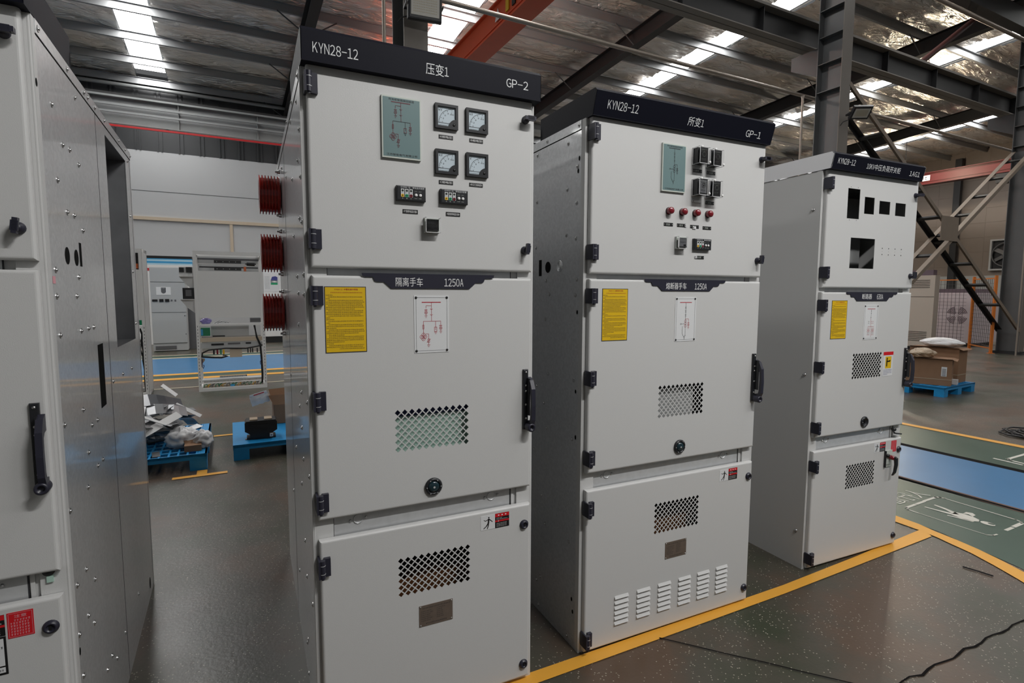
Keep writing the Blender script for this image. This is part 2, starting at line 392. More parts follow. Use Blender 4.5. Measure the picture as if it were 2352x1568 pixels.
def W(*ps): return [wy(*p) for p in ps]
strip('painted_lane', W((4.02,-3.6),(5.02,-3.6),(5.02,3.6),(4.30,3.6),(4.13,.8),(4.10,.07),(3.98,-.4),(3.80,-.9),(3.55,-1.4),(3.2,-1.9)), 'lane_green', .002)
strip('painted_lane', rect(5.10,6.18,-9,8.6), 'lane_blue', .002)
strip('painted_lane', rect(6.28,7.18,-9,8.6), 'lane_green', .002)
strip('floor_joint', rect(6.18,6.28,-9,8.6), 'lane_dark', .002)
m = MB()
for a, b, mt in ((5.01,5.03,'rust'),(5.03,5.075,'lane_dark'),(5.075,5.10,'rust')): m.add([(x,y,.002) for x,y in rect(a,b,-9,8.6)], [(0,1,2,3)], mt)
m.build('floor_joint', fl)
strip('floor_line', rect(7.20,7.31,-9,8.6), 'yellow_line', .004)
strip('floor_line', W((-4,-.045),(1.0,-.032),(2.48,-.01),(3.1,.012),(3.97,.045),(4.06,.14),(3.7,.117),(3.21,.085),(2.55,.052),(1.0,.035),(-4,.02)), 'yellow_line', .004)
strip('floor_line', W((4.28,3.5),(4.115,.35),(4.108,.194),(4.076,.072),(4.06,-.055),(4.03,-.187),(3.98,-.33),(3.92,-.47),(3.80,-.72),(3.6,-1.02),(3.3,-1.35),(3.2,-1.25),(3.5,-.92),(3.68,-.68),(3.80,-.47),(3.87,-.33),(3.93,-.19),(3.965,-.05),(3.985,.02),(4.0,.12),(4.0,.27),(4.16,3.5)), 'yellow_line', .0045)
strip('floor_line', W((2.5,-1.12),(3.2,-1.06),(3.2,-.99),(2.85,-.955),(2.69,-.94),(2.4,-.95)), 'yellow_line', .004)
strip('floor_line', rect(-.58,-.16,3.44,3.50), 'yellow_line', .004); strip('floor_line', rect(-.40,-.32,3.50,3.62), 'yellow_line', .0045); strip('floor_line', rect(-.30,-.02,4.86,4.92), 'yellow_line', .004)
# expansion joint: a ragged crack in the coating
pa = [(1.2+.06*i, -.668+.006*math.sin(i*1.7)+.004*random.uniform(-1,1)) for i in range(60)]
strip('floor_joint', W(*pa, *[(x,y-.006-.005*random.random()) for x,y in pa[::-1]]), 'lane_dark', .0035)
pa = [(1.62+.10*i+.01*random.random(), -.02-.11*i) for i in range(12)]
strip('floor_joint', W(*pa, *[(x+.004,y+.005) for x,y in pa[::-1]]), 'lane_dark', .0055)
# pedestrian pictogram and the lettering beside it
def stroke(m, pts, w):
    for p, q in zip(pts, pts[1:]):
        d = Vector((q[0]-p[0],q[1]-p[1])); n = Vector((-d.y,d.x)).normalized()*w/2; e = d.normalized()*w*.5
        c = W((p[0]+n.x-e.x,p[1]+n.y-e.y),(q[0]+n.x+e.x,q[1]+n.y+e.y),(q[0]-n.x+e.x,q[1]-n.y+e.y),(p[0]-n.x-e.x,p[1]-n.y-e.y))
        m.add([(x,y,.004) for x,y in c], [(0,1,2,3)], 'chalk')
m = MB()
for pts, w in (([(4.345,.40),(4.47,.408)],.022),([(4.50,.41),(4.60,.415)],.022),([(4.62,.42),(4.78,.425),(4.812,.41),(4.82,.385)],.022),([(4.82,.385),(4.815,-.06),(4.80,-.095),(4.77,-.108)],.012),([(4.77,-.108),(4.66,-.112)],.026),([(4.62,-.116),(4.54,-.118)],.022),([(4.36,-.122),(4.40,-.124)],.012),([(4.36,-.122),(4.33,-.10)],.010),([(4.33,-.10),(4.315,.30)],.007),([(4.315,.30),(4.318,.375),(4.345,.40)],.014)): stroke(m, pts, w)
m.build('pictogram_frame', fl)
m = MB()
for poly in ([(4.478,.352),(4.495,.352),(4.512,.27),(4.535,.20),(4.50,.185),(4.49,.27)], [(4.588,.342),(4.606,.342),(4.600,.27),(4.578,.20),(4.555,.16),(4.53,.19),(4.565,.25)],
  [(4.50,.19),(4.575,.20),(4.60,.16),(4.60,.10),(4.575,.05),(4.535,.035),(4.505,.06),(4.49,.10)], [(4.455,.19),(4.47,.195),(4.50,.10),(4.512,.05),(4.49,.05)], [(4.60,.16),(4.655,.165),(4.675,.135),(4.65,.105),(4.60,.10),(4.62,.135)]):
    m.add([(x,y,.004) for x,y in W(*poly)], [tuple(range(len(poly)))], 'chalk')
pl = [(4.555+.032*math.cos(2*PI*i/14), -.008+.042*math.sin(2*PI*i/14)) for i in range(14)]
pi_ = [(4.568+.014*math.cos(2*PI*i/14), -.022+.02*math.sin(2*PI*i/14)) for i in range(14)]
m.add([(x,y,.004) for x,y in W(*pl,*pi_)], [(i,(i+1)%14,14+(i+1)%14,14+i) for i in range(14)], 'chalk')
m.build('pedestrian_pictogram', fl)
m = MB(); vs, fs = text_geo('人行道')      # painted so that it reads from the far side of the lane
tx = lambda a, b: wy(4.42+(b+.1)*.235*1.0 if 0 else 4.80-a*.145, .455+(.0 if 0 else 0)+(b+.1)*.17)
vs2 = [tx(a,b) for a,b in vs]
m.add([(x,y,.004) for x,y in vs2], fs, 'chalk'); m.build('painted_lettering', fl)
m = MB(); stroke(m, [(6.95,.70),(6.56,.69),(6.53,.66),(6.50,.40),(6.50,-.4)], .03); stroke(m, [(6.46,.75),(6.45,.55)], .03); m.build('pictogram_frame', fl)

# ------------------------------------------------------------------ steelwork
def hcol(x, label):
    t = thing('steel_column', label, 'column', B(x,5.0,0), BETA)
    m = MB(); 
    m.box(-.15,.15,-.25,-.236,.02,roof_z(5)-.35,'flange_lit'); m.box(-.15,.15,.236,.25,.02,roof_z(5)-.35,'steel_paint')
    m.box(-.005,.005,-.236,.236,.02,roof_z(5)-.35,'steel_paint')
    m.build('shaft', t)
    m = MB()
    for z in (5.52,6.05,6.55,7.05,7.6): m.box(-.14,.14,-.236,.236,z,z+.012,'steel_paint')
    m.build('stiffener', t)
    m = MB(); 
    m.add([(-.1,.25,5.86),(.1,.25,5.86),(.1,.25,6.41),(-.1,.25,6.41),(-.1,.85,6.16),(.1,.85,6.16),(.1,.85,6.41),(-.1,.85,6.41)], [(0,1,5,4),(1,2,6,5),(2,3,7,6),(3,0,4,7),(4,5,6,7),(0,3,2,1)], 'girder_dark')
    m.build('corbel', t)
    m = MB(); m.box(-.26,.26,-.36,.36,0,.024,'steel_dark'); m.box(-.2,.2,-.3,.3,.024,.07,'steel_dark')
    for sx in (-.21,.21):
        for sy in (-.31,.31): m.cyl((sx,sy,.02),(sx,sy,.09),.016,'steel_dark',8)
    m.build('base_plate', t)
hcol(2.03, 'grey steel column behind the dial meter cabinet, carrying the near floodlight')
hcol(10.48, 'grey steel column rising behind the rightmost cabinet, carrying a small floodlight')
hcol(18.8, 'dark steel column at the right edge beside the orange fence')
def girder(y, z0, z1, name, label, mt, red=None):
    t = thing(name, label, 'crane girder', B(0,y,0), BETA)
    m = MB(); fm = 'girder_flange_lit' if mt == 'girder_dark' else mt; m.box(X0+.2,X1-.2,-.17,.17,z1-.05,z1,fm); m.box(X0+.2,X1-.2,-.15,.15,z0,z0+.02,fm); m.box(X0+.2,X1-.2,-.006,.006,z0,z1,mt)
    for k in range(24): m.box(X0+1+2.05*k,X0+1.012+2.05*k,-.13,.13,z0+.016,z1-.016,mt)
    m.build('beam', t); MB().box(X0+.2,X1-.2,-.035,.035,z1,z1+.1,'steel_dark').build('rail', t)
    if red:
        m = MB(); m.box(X0+.2,X1-.2,-.22,-.16,red,red+.05,'rail_red')
        for k in range(16): m.box(X0+1+3*k,X0+1.04+3*k,-.20,-.01,red+.05,red+.09,'steel_dark'); 
        m.build('conductor_rail', t)
        m = MB(); m.box(X0+.2,X1-.2,-.19,-.15,z1-.28,z1-.22,'girder'); m.box(X0+.2,X1-.2,-.19,-.15,z0+.28,z0+.33,'girder'); m.build('cable_channel', t)
    return t
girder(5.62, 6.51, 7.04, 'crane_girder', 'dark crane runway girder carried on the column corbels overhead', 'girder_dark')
girder(16.9, 6.20, 6.95, 'crane_girder', 'pale crane runway girder along the far wall with a red strip beneath', 'girder', 6.10)
def crane(x, mt, name, label, sticker):
    t = thing(name, label, 'bridge crane', B(x,0,.06), BETA)
    m = MB(); m.box(-.17,.17,5.9,16.7,7.10,7.62,mt); m.box(-.24,.24,5.9,16.7,7.07,7.10,mt); m.box(-.24,.24,5.9,16.7,7.62,7.65,mt); m.box(-.19,-.17,5.9,16.7,7.2,7.23,mt)
    m.build('bridge_beam', t)
    for y in (5.62,16.9): MB().box(-1.3,1.3,y-.17,y+.17,7.1,7.42,mt).build('end_carriage', t)
    m = MB()
    for k in range(4): m.box(-.196,-.171,7.62+.28*k,7.76+.28*k,7.28,7.56,'yellow_sign' if k%2 else 'black')
    if sticker == 'stripe': m.build('hazard_stripes', t)
    return t
c1 = crane(5.36, 'crane_orange', 'bridge_crane', 'orange bridge crane beam slanting overhead behind the dial meter cabinet', 'stripe')
m = MB(Matrix.Translation((-.205,8.95,7.36)) @ Matrix.Rotation(PI/2,4,'Z')); m.prism([(-.13,-.09),(.13,-.09),(0,.15)],0,.002,'white'); m.prism([(-.06,-.05),(.06,-.05),(0,.07)],-.001,0,'blue_ink'); m.build('warning_sticker', c1)
c2 = crane(31.5, 'crane_red', 'bridge_crane', 'red bridge crane beam near the right end wall', '')
m = MB(); m.box(-.35,.25,9.5,10.5,6.62,7.02,'steel_dark'); m.cyl((-.05,9.6,6.75),(-.05,9.2,6.75),.16,'offcut_dark',12); m.cyl((0,10,6.62),(0,10,5.9),.012,'steel_dark',6); m.build('hoist', c2)
m = MB(Matrix.Translation((-.2,13.55,7.38)) @ Matrix.Rotation(-PI/2,4,'Z')); m.box(-.32,.32,0,.004,-.13,.13,'white')
m.script(-.25,.26,-.07,.14,-.001,'ink',.12); m.build('capacity_plate', c2)
m = MB(); m.box(.16,.26,9.2,9.5,7.3,7.36,'steel_dark'); m.lathe((.36,9.35,7.34),(0,0,1),[(.10,0),(.13,.06),(.005,.07)],'bulb',14); m.box(.24,.38,9.3,9.4,7.28,7.34,'steel_dark'); m.build('added_roof_lamp', c1)  # extra lamp added out of sight behind the beam to light the roof foil
ld = bpy.data.lights.new('added_roof_light','POINT'); ld.energy = 210; ld.color = (1,.93,.85); ld.shadow_soft_size = .12
lo = bpy.data.objects.new('added_roof_light', ld); COL.objects.link(lo); lo.parent = c1; lo.location = (.45,9.35,7.5)
# tie bracing between the two right-hand columns: paired angles laced with battens
def brace(p, q, lab, mt, mt2):
    t = thing('column_brace', lab, 'brace', B(0,0,0), BETA); p = Vector(p); q = Vector(q); d = (q-p).normalized(); n = Vector((-d.z,0,d.x))
    R = Matrix((d, Vector((0,1,0)), n)).transposed(); L = (q-p).length; c = (p+q)/2
    for y in (4.75,5.25):
        m = MB(); s = 1 if y < 5 else -1
        m.cbox((c.x,y,c.z),(L,.008,.085),mt if y < 5 else mt2,R); m.cbox(Vector((c.x,y+s*.05,c.z))+n*.04,(L,.1,.008),mt if y < 5 else mt2,R); m.build('chord', t)
    k = int(L/.95)
    for i in range(k):
        a = p+d*(.5+i*.95); MB().cbox((a.x,5,a.z),(.09,.49,.04),'steel_dark',R).build('batten', t)
brace((10.62,0,5.62),(18.65,0,.62),'laced steel brace falling from the middle column to the right column', 'steel_tan', 'steel_dark')
brace((10.62,0,.15),(18.65,0,5.35),'tan laced steel brace rising towards the right column', 'steel_tan', 'steel_tan')
m = MB(); m.cbox((14.62,4.735,3.10),(.75,.012,.55),'steel_tan'); o = m.build('gusset_plate', None, B(0,0,0), BETA); tag(o, 'flat tan plate where the two column braces cross', 'plate')
m = MB(); m.cyl((-14,0,0),(34.9,0,0),.032,'pipe',10)
pp = m.build('overhead_pipe', None, B(0,5.34,5.48), BETA); tag(pp, 'long thin grey conduit pipe running overhead along the columns', 'pipe')
for k, (x, y, z0, z1, lab) in enumerate(((9.98,5.27,.0,5.40,'vertical conduit dropping from the overhead pipe behind the rightmost cabinet'),(1.62,4.66,0,9.2,'slim vertical conduit left of the column behind the dial meter cabinet'),(18.25,4.66,0,5.6,'thin vertical conduit in front of the right edge column'))):
    m = MB(); m.cyl((0,0,z0),(0,0,z1),.022,'pipe',8); m.cyl((0,0,z1),(0,0,z1+.04),.03,'pipe',8)
    tag(m.build('conduit_pipe', None, B(x,y,0), BETA), lab, 'pipe')
def flood(x, y, z, yaw, tilt, w, h, label, lit):
    t = thing('floodlight', label, 'floodlight', B(x,y,z), BETA+yaw)
    R = Matrix.Rotation(tilt,4,'X')
    m = MB(R); m.rbox(-w/2,w/2,-.035,.03,-h/2,h/2,.02,'bezel'); 
    for k in range(9): m.box(-w*.4+w*.1*k-.004,-w*.4+w*.1*k+.004,.03,.06,-h*.4,h*.4,'bezel')
    m.build('housing', t)
    m = MB(R); m.box(-w/2+.035,w/2-.035,-.040,-.036,-h/2+.045,h/2-.035,'lamp_glass')
    nx, ny = 14, 9
    for i in range(nx):
        for j in range(ny):
            cx = -w/2+.07+(w-.14)*i/(nx-1); cz = -h/2+.085+(h-.15)*j/(ny-1); m.box(cx-.005,cx+.005,-.042,-.040,cz-.005,cz+.005,'pale_line')
    m.build('lens', t)
    m = MB(); m.box(-w/2-.02,-w/2-.012,-.01,.16,-.015,.015,'bezel'); m.box(w/2+.012,w/2+.02,-.01,.16,-.015,.015,'bezel'); m.box(-w/2-.02,w/2+.02,.152,.16,-.015,.015,'bezel'); m.build('bracket', t)
    m = MB(); m.tube([(-.05,.05,-h*.2),(-.16,.1,-.1),(-.25,.12,-.13),(-.3,.1,-.2)],.008,'black',6); m.build('cable', t)
flood(2.06, 4.50, 4.93, -.12, .12, .40, .36, 'large floodlight on the column above the dial meter cabinet', 1)
flood(10.52, 4.46, 4.98, -.55, .85, .34, .26, 'small dark floodlight on the side of the column behind the rightmost cabinet', 0)

# ================================================================== switchgear cabinets
def prismx(mb, poly, x0, x1, m):   # polygon in y-z, extruded along x
    n = len(poly); vs = [(x0,y,z) for y,z in poly] + [(x1,y,z) for y,z in poly]
    return mb.add(vs, [tuple(range(n)), tuple(range(2*n-1,n-1,-1))] + [(i,n+i,n+(i+1)%n,(i+1)%n) for i in range(n)], m)
def sheet(mb, x0, x1, z0, z1, holes, y, m, depth=.002):
    """flat sheet in x-z at y with rectangular ('rect') and diamond lattice ('lat') openings"""
    xs = sorted({x0,x1,*[h[1] for h in holes],*[h[2] for h in holes]}); zs = sorted({z0,z1,*[h[3] for h in holes],*[h[4] for h in holes]})
    for i in range(len(xs)-1):
        for j in range(len(zs)-1):
            cx = (xs[i]+xs[i+1])/2; cz = (zs[j]+zs[j+1])/2
            if not any(h[1] < cx < h[2] and h[3] < cz < h[4] for h in holes): mb.flat(xs[i],xs[i+1],zs[j],zs[j+1],y,m)
    def walls(pts):
        n = len(pts); vs = [(a,y,b) for a,b in pts] + [(a,y+depth,b) for a,b in pts]
        mb.add(vs, [(i,(i+1)%n,n+(i+1)%n,n+i) for i in range(n)], m)
    for h in holes:
        if h[0] == 'rect': walls([(h[1],h[3]),(h[2],h[3]),(h[2],h[4]),(h[1],h[4])]); continue
        nx, nz = h[5], h[6]; px = (h[2]-h[1])/nx; pz = (h[4]-h[3])/nz; ax, az = px*.40, pz*.40
        for i in range(nx):
            for j in range(nz):
                cx = h[1]+(i+.5)*px; cz = h[3]+(j+.5)*pz
                walls([(cx+ax,cz),(cx,cz+az),(cx-ax,cz),(cx,cz-az)])
                for sx in (-1,1):
                    for sz in (-1,1):
                        op = 0 <= i+(sx+1)//2-1+ (0) and 0 < i+(sx+1)//2 < nx and 0 < j+(sz+1)//2 < nz
                        X, Z = sx*px/2, sz*pz/2
                        q = [(sx*ax,0),(X,0)] + ([(X,Z-sz*az),(X-sx*ax,Z)] if op else [(X,Z)]) + [(0,Z),(0,sz*az)]
                        mb.add([(cx+a,y,cz+b) for a,b in q], [tuple(range(len(q)))], m)
        for i in range(1,nx):
            for j in range(1,nz):
                cx = h[1]+i*px; cz = h[3]+j*pz; walls([(cx+ax,cz),(cx,cz+az),(cx-ax,cz),(cx,cz-az)])
def door(name, par, x0, x1, z0, z1, holes=(), m='paint', t=.022, r=.009):
    mb = MB(); sheet(mb, x0+r, x1-r, z0+r, z1-r, list(holes), 0, m)
    rings = []
    for k in range(5):
        a = PI/2*k/4; ins = r*(1-math.sin(a)); y = r*(1-math.cos(a)); rings.append((ins, y))
    rings.append((0, t)); vs = []
    for ins, y in rings: vs += [(x0+ins,y,z0+ins),(x1-ins,y,z0+ins),(x1-ins,y,z1-ins),(x0+ins,y,z1-ins)]
    mb.add(vs, [(4*k+i,4*k+(i+1)%4,4*k+4+(i+1)%4,4*k+4+i) for k in range(len(rings)-1) for i in range(4)], m)
    return mb.build(name, par)
def LAT(u0, u1, z0, z1): return ('lat', u0-.001, u1+.001, z0-.010, z1+.010, 11, 6)
def shared(mb, name):              # mesh reused by several objects
    o = mb.build(name); me = o.data; bpy.data.objects.remove(o); return me
mb = MB(); mb.box(-.007,-.001,-.030,.02,-.031,.031,'dark_plastic'); mb.cyl((.006,-.023,-.031),(.006,-.023,.031),.009,'dark_plastic',12)
for z in (-.0145,.0145): mb.cyl((.006,-.023,z-.0008),(.006,-.023,z+.0008),.0096,'zinc',12)
prismx(mb, [(-.014,-.031),(0,-.031),(0,.031),(-.014,.031)], .012, .033, 'dark_plastic'); mb.cyl((.006,-.023,-.036),(.006,-.023,-.031),.005,'dark_plastic',10)
HINGE = shared(mb, 'hinge')
mb = MB(); mb.lathe((0,0,0),(0,-1,0),[(.019,0),(.019,.003),(.016,.005),(.015,.010),(.010,.011),(.010,.007),(.001,.007)],'dark_plastic',18); mb.box(-.003,.003,-.0085,-.006,-.006,.006,'black')
LOCK = shared(mb, 'lock')
mb = MB(); mb.lathe((0,0,0),(0,-1,0),[(.016,0),(.015,.008),(.011,.012),(.011,.020),(.001,.021)],'dark_plastic',16)
R_ = Matrix.Rotation(.12,3,'Y'); mb.cbox((0,-.027,.004),(.011,.018,.040),'dark_plastic',R_); mb.cbox((0,-.032,.004),(.016,.008,.026),'dark_plastic',R_)
LATCHV = shared(mb, 'latch')
mb = MB(); mb.lathe((0,0,0),(0,-1,0),[(.015,0),(.014,.008),(.010,.012),(.010,.020),(.001,.021)],'dark_plastic',16); mb.cbox((.006,-.028,0),(.044,.018,.013),'dark_plastic'); mb.cbox((.008,-.032,0),(.026,.010,.017),'dark_plastic')
LATCHH = shared(mb, 'latch')
mb = MB(); mb.lathe((0,0,0),(0,-1,0),[(.032,0),(.033,.006),(.029,.010),(.024,.011),(.022,.005)],'bezel',28); mb.lathe((0,-.004,0),(0,-1,0),[(.0225,0),(.02,.006),(.013,.009),(.007,.010),(.001,.0102)],'teal_glass',24)
mb.ring(0,0,-.0112,.012,.0015,'zinc'); mb.disc(0,0,-.0145,.004,'zinc',12)
for k in range(6): mb.cyl((.0265*math.cos(k*1.05),-.0105,.0265*math.sin(k*1.05)),(.0265*math.cos(k*1.05),-.0125,.0265*math.sin(k*1.05)),.002,'zinc',6)
PORT = shared(mb, 'viewing_port')
mb = MB(); mb.lathe((0,0,0),(0,-1,0),[(.032,0),(.033,.006),(.029,.010),(.024,.011),(.022,.002),(.001,.001)],'bezel',28); mb.disc(0,0,-.0015,.0215,'hole')
for k in range(6): mb.cyl((.0265*math.cos(k*1.05),-.0105,.0265*math.sin(k*1.05)),(.0265*math.cos(k*1.05),-.0125,.0265*math.sin(k*1.05)),.002,'zinc',6)
PORT_OPEN = shared(mb, 'viewing_port')
def handle_parts():
    mb = MB(); mb.rbox(-.0105,.0105,-.010,0,-.118,.118,.003,'bezel')
    for z in (.107,.055,.033,-.02,-.075): mb.lathe((0,-.010,z),(0,-1,0),[(.0045,0),(.004,.002),(.001,.003)],'screw',10)
    plate = shared(mb, 'base_plate')
    mb = MB(); out = [(-.008,.088),(-.030,.078),(-.046,.045),(-.050,-.02),(-.048,-.075),(-.040,-.094),(-.012,-.100)]; inn = [(-.012,-.082),(-.030,-.078),(-.034,-.065),(-.036,-.01),(-.034,.028),(-.024,.040),(-.008,.044)]
    n = len(out); poly = out+inn
    vs = [(x,y,z) for x in (.006,.022) for y,z in poly]; fs = []
    for k in range(n-1): fs += [(k,k+1,2*n-2-k,2*n-1-k), tuple(2*n+i for i in (2*n-1-k,2*n-2-k,k+1,k))]
    fs += [(i,(i+1)%(2*n),2*n+(i+1)%(2*n),2*n+i) for i in range(2*n)]
    mb.add(vs, fs, 'dark_plastic'); mb.box(.004,.008,-.03,-.008,-.06,.085,'bezel')
    lever = shared(mb, 'lever')
    mb = MB(); mb.lathe((.010,-.008,-.106),(0,-1,0),[(.017,0),(.017,.032),(.014,.036),(.009,.036),(.008,.028),(.001,.028)],'dark_plastic',18)
    return plate, lever, shared(mb, 'lock_cylinder')
HP = handle_parts()
def put_handle(par, u, z):
    place(HP[0], 'handle_plate', par, (u,0,z)); place(HP[1], 'handle_lever', par, (u,0,z)); place(HP[2], 'handle_lock', par, (u,0,z))
mb = MB(); mb.lathe((0,0,0),(0,-1,0),[(.0165,0),(.0165,.004)],'bezel',20); mb.lathe((0,-.004,0),(0,-1,0),[(.015,0),(.0155,.010),(.0145,.018),(.011,.021),(.001,.022)],'red_plastic',20)
for k in range(8): mb.box(-.0155,.0155,-.020,-.012,0,.0006,'red_ink') if k == 0 else None
LAMP = shared(mb, 'indicator_lamp')
def meter(par, u, z, unit):
    w = .0415; mb = MB(); 
    for a in ((-w,w,-w,-w+.009),(-w,w,w-.009,w),(-w,-w+.009,-w+.009,w-.009),(w-.009,w,-w+.009,w-.009)): mb.box(a[0],a[1],-.012,0,a[2],a[3],'bezel')
    mb.flat(-w+.008,w-.008,-w+.008,w-.008,-.006,'dial')
    cx, cz = .022,-.022; arc = lambda r, a: (cx+r*math.cos(a), cz+r*math.sin(a))
    pts = [arc(.05,math.radians(90+90*k/18)) for k in range(19)]
    for p, q in zip(pts, pts[1:]): mb.line(p,q,-.0065,.0009,'ink')
    for k in range(13):
        a = math.radians(92+86*k/12); mb.line(arc(.050,a),arc(.043 if k%3==0 else .047,a),-.0066,.0009,'ink')
    for k in range(5):
        a = math.radians(95+80*k/4); p = arc(.037,a); mb.text(('12','9','6','3','0')[k],p[0]-.002,p[0]+.002,p[1]-.0025,p[1]+.0025,-.0066,'ink')
    mb.text(unit,-.028,-.028+.0065*len(unit),.0185,.0275,-.0066,'ink')
    mb.script(.014,.028,.008,.003,-.0066,'ink',.002); mb.line((-.032,-.0215),(.012,-.0215),-.0075,.0012,'ink'); mb.script(-.03,.004,-.03,.002,-.0066,'ink',.0016)
    q = [(w-.008,-w+.008)] + [(w-.008+.026*math.cos(a),-w+.008+.026*math.sin(a)) for a in [PI/2+PI/2*k/8 for k in range(9)]]
    mb.prism(q,-.0115,-.006,'bezel'); mb.lathe((.026,-.0115,-.026),(0,-1,0),[(.0045,0),(.0045,.0015),(.001,.0015)],'black',10)
    return mb.build('dial_meter', par, (u,0,z))
def small_label(par, u0, u1, z0, z1, s, name='label_plate'):
    mb = MB(); mb.box(u0,u1,-.0015,0,z0,z1,'black')
    w = u1-u0; h = z1-z0
    if s: mb.text(s,(u0+u1)/2-min(.4*w,.125*w*len(s)),(u0+u1)/2+min(.4*w,.125*w*len(s)),z0+.22*h,z1-.2*h,-.0019,'white')
    else: mb.script(u0+.26*w,u1-.25*w,z0+.25*h,.5*h,-.0019,'mimic_frame',.0075)
    for x in (u0+.05*w,u1-.11*w): mb.flat(x,x+.06*w,z0+.45*h,z0+.58*h,-.0019,'mimic_frame')
    return mb.build(name, par)
def indicator(par, u0, z0):
    t = MB(); w, h = .101,.0495; t.rbox(u0,u0+w,-.016,0,z0,z0+h,.003,'bezel'); y = -.0164
    t.text('DXN-Q',u0+.014,u0+.046,z0+.0405,z0+.0462,y,'plate_white'); t.text('带电显示装置',u0+.054,u0+.095,z0+.0405,z0+.0462,y,'plate_white')
    for k, c in enumerate(('led_yellow','led_green','red_plastic')):
        x = u0+.014+.0145*k; t.flat(x,x+.0115,z0+.012,z0+.0385,y,'plate_white'); t.disc(x+.0057,z0+.0325,y-.0004,.0042,'black',14); t.ring(x+.0057,z0+.0325,y-.0006,.0042,.0008,'mimic_frame',14)
        t.disc(x+.0057,z0+.0165,y-.0004,.0054,c,14); t.disc(x+.0057,z0+.0165,y-.0008,.0022,'black',10); t.text('ABC'[k],x+.004,x+.0075,z0+.005,z0+.009,y,'mimic_frame'); t.script(x+.002,x+.010,z0+.0235,.0025,y-.0004,'blue_ink',.002)
    for k in range(2):
        x = u0+.066+.015*k; t.lathe((x,-.016,z0+.020),(0,-1,0),[(.0052,0),(.005,.003),(.003,.004),(.001,.0042)],'white',14); t.script(x-.005,x+.006,z0+.031,.0022,y,'mimic_frame',.002); t.script(x-.005,x+.005,z0+.008,.0025,y,'mimic_frame',.0025)
    return t.build('voltage_indicator', par)
def cover_box(mb, u0, u1, z0, z1, d):   # thin clear cover drawn as its visible rims
    for a,b in ((u0,u0+.002),(u1-.002,u1)):
        for c,e in ((z0,z0+.002),(z1-.002,z1)): mb.box(a,b,-d,0,c,e,'film')
    for y in (-d,-.004):
        mb.box(u0,u1,y-.001,y,z0,z0+.002,'film_white'); mb.box(u0,u1,y-.001,y,z1-.002,z1,'film_white'); mb.box(u0,u0+.002,y-.001,y,z0,z1,'film_white'); mb.box(u1-.002,u1,y-.001,y,z0,z1,'film_white')
    mb.flat(u0,u1,z0,z1,-d-.0005,'clear')
def hygrostat(par, u0, u1, z0, z1, shiny):
    mb = MB(); mb.box(u0,u1,-.010,0,z0,z1,'mimic_frame'); mb.box(u0+.004,u1-.004,-.022,-.008,z0+.005,z1-.004,'chrome' if shiny else 'bezel'); w=u1-u0; h=z1-z0; y=-.0224
    ic = 'ink' if shiny else 'mimic_frame'
    mb.script(u0+.012,u1-.01,z0+h*.80,.003,y,ic,.004); mb.script(u0+.010,u1-.010,z0+h*.50,.004,y,ic,.003); mb.script(u0+.014,u1-.016,z0+h*.43,.002,y,ic,.003)
    mb.flat(u0+w*.56,u0+w*.84,z0+h*.18,z0+h*.34,y,'plate_white'); mb.flat(u0+w*.60,u0+w*.80,z0+h*.22,z0+h*.30,y-.0003,'ink'); mb.box(u0+.006,u1-.004,-.023,-.02,z0+.004,z0+.008,'plate_white')
    cover_box(mb,u0-.002,u1+.002,z0-.002,z1+.002,.026)
    return mb.build('humidity_controller', par)
def relay(par, u, z, bright):
    mb = MB(); mb.box(u-.026,u+.026,-.03,0,z-.034,z+.034,'bezel'); mb.box(u-.020,u+.020,-.033,-.03,z-.028,z+.028,'chrome' if bright else 'black')
    mb.ring(u+.002,z+.004,-.0335,.010,.003,'mimic_frame',14); mb.disc(u+.002,z+.004,-.0338,.005,'ink',12)
    for k in range(3): mb.script(u-.016,u+.016,z+.014+.004*k,.0022,-.0334,'mimic_frame',.003)
    mb.script(u-.012,u+.016,z-.020,.006,-.0334,'ink' if bright else 'mimic_frame',.005)
    cover_box(mb,u-.031,u+.031,z-.038,z+.036,.048)
    for a, b in ((u-.020,z+.033),(u+.028,z-.030)): mb.lathe((a,-.048,b),(0,-1,0),[(.0055,0),(.0055,.003),(.001,.004)],'white',10)
    return mb.build('protection_relay', par)
def ground(mb, x, z, w, y, m):
    for k in range(3): mb.line((x-w*(1-.33*k)/2,z-.0035*k),(x+w*(1-.33*k)/2,z-.0035*k),y,.0011,m)
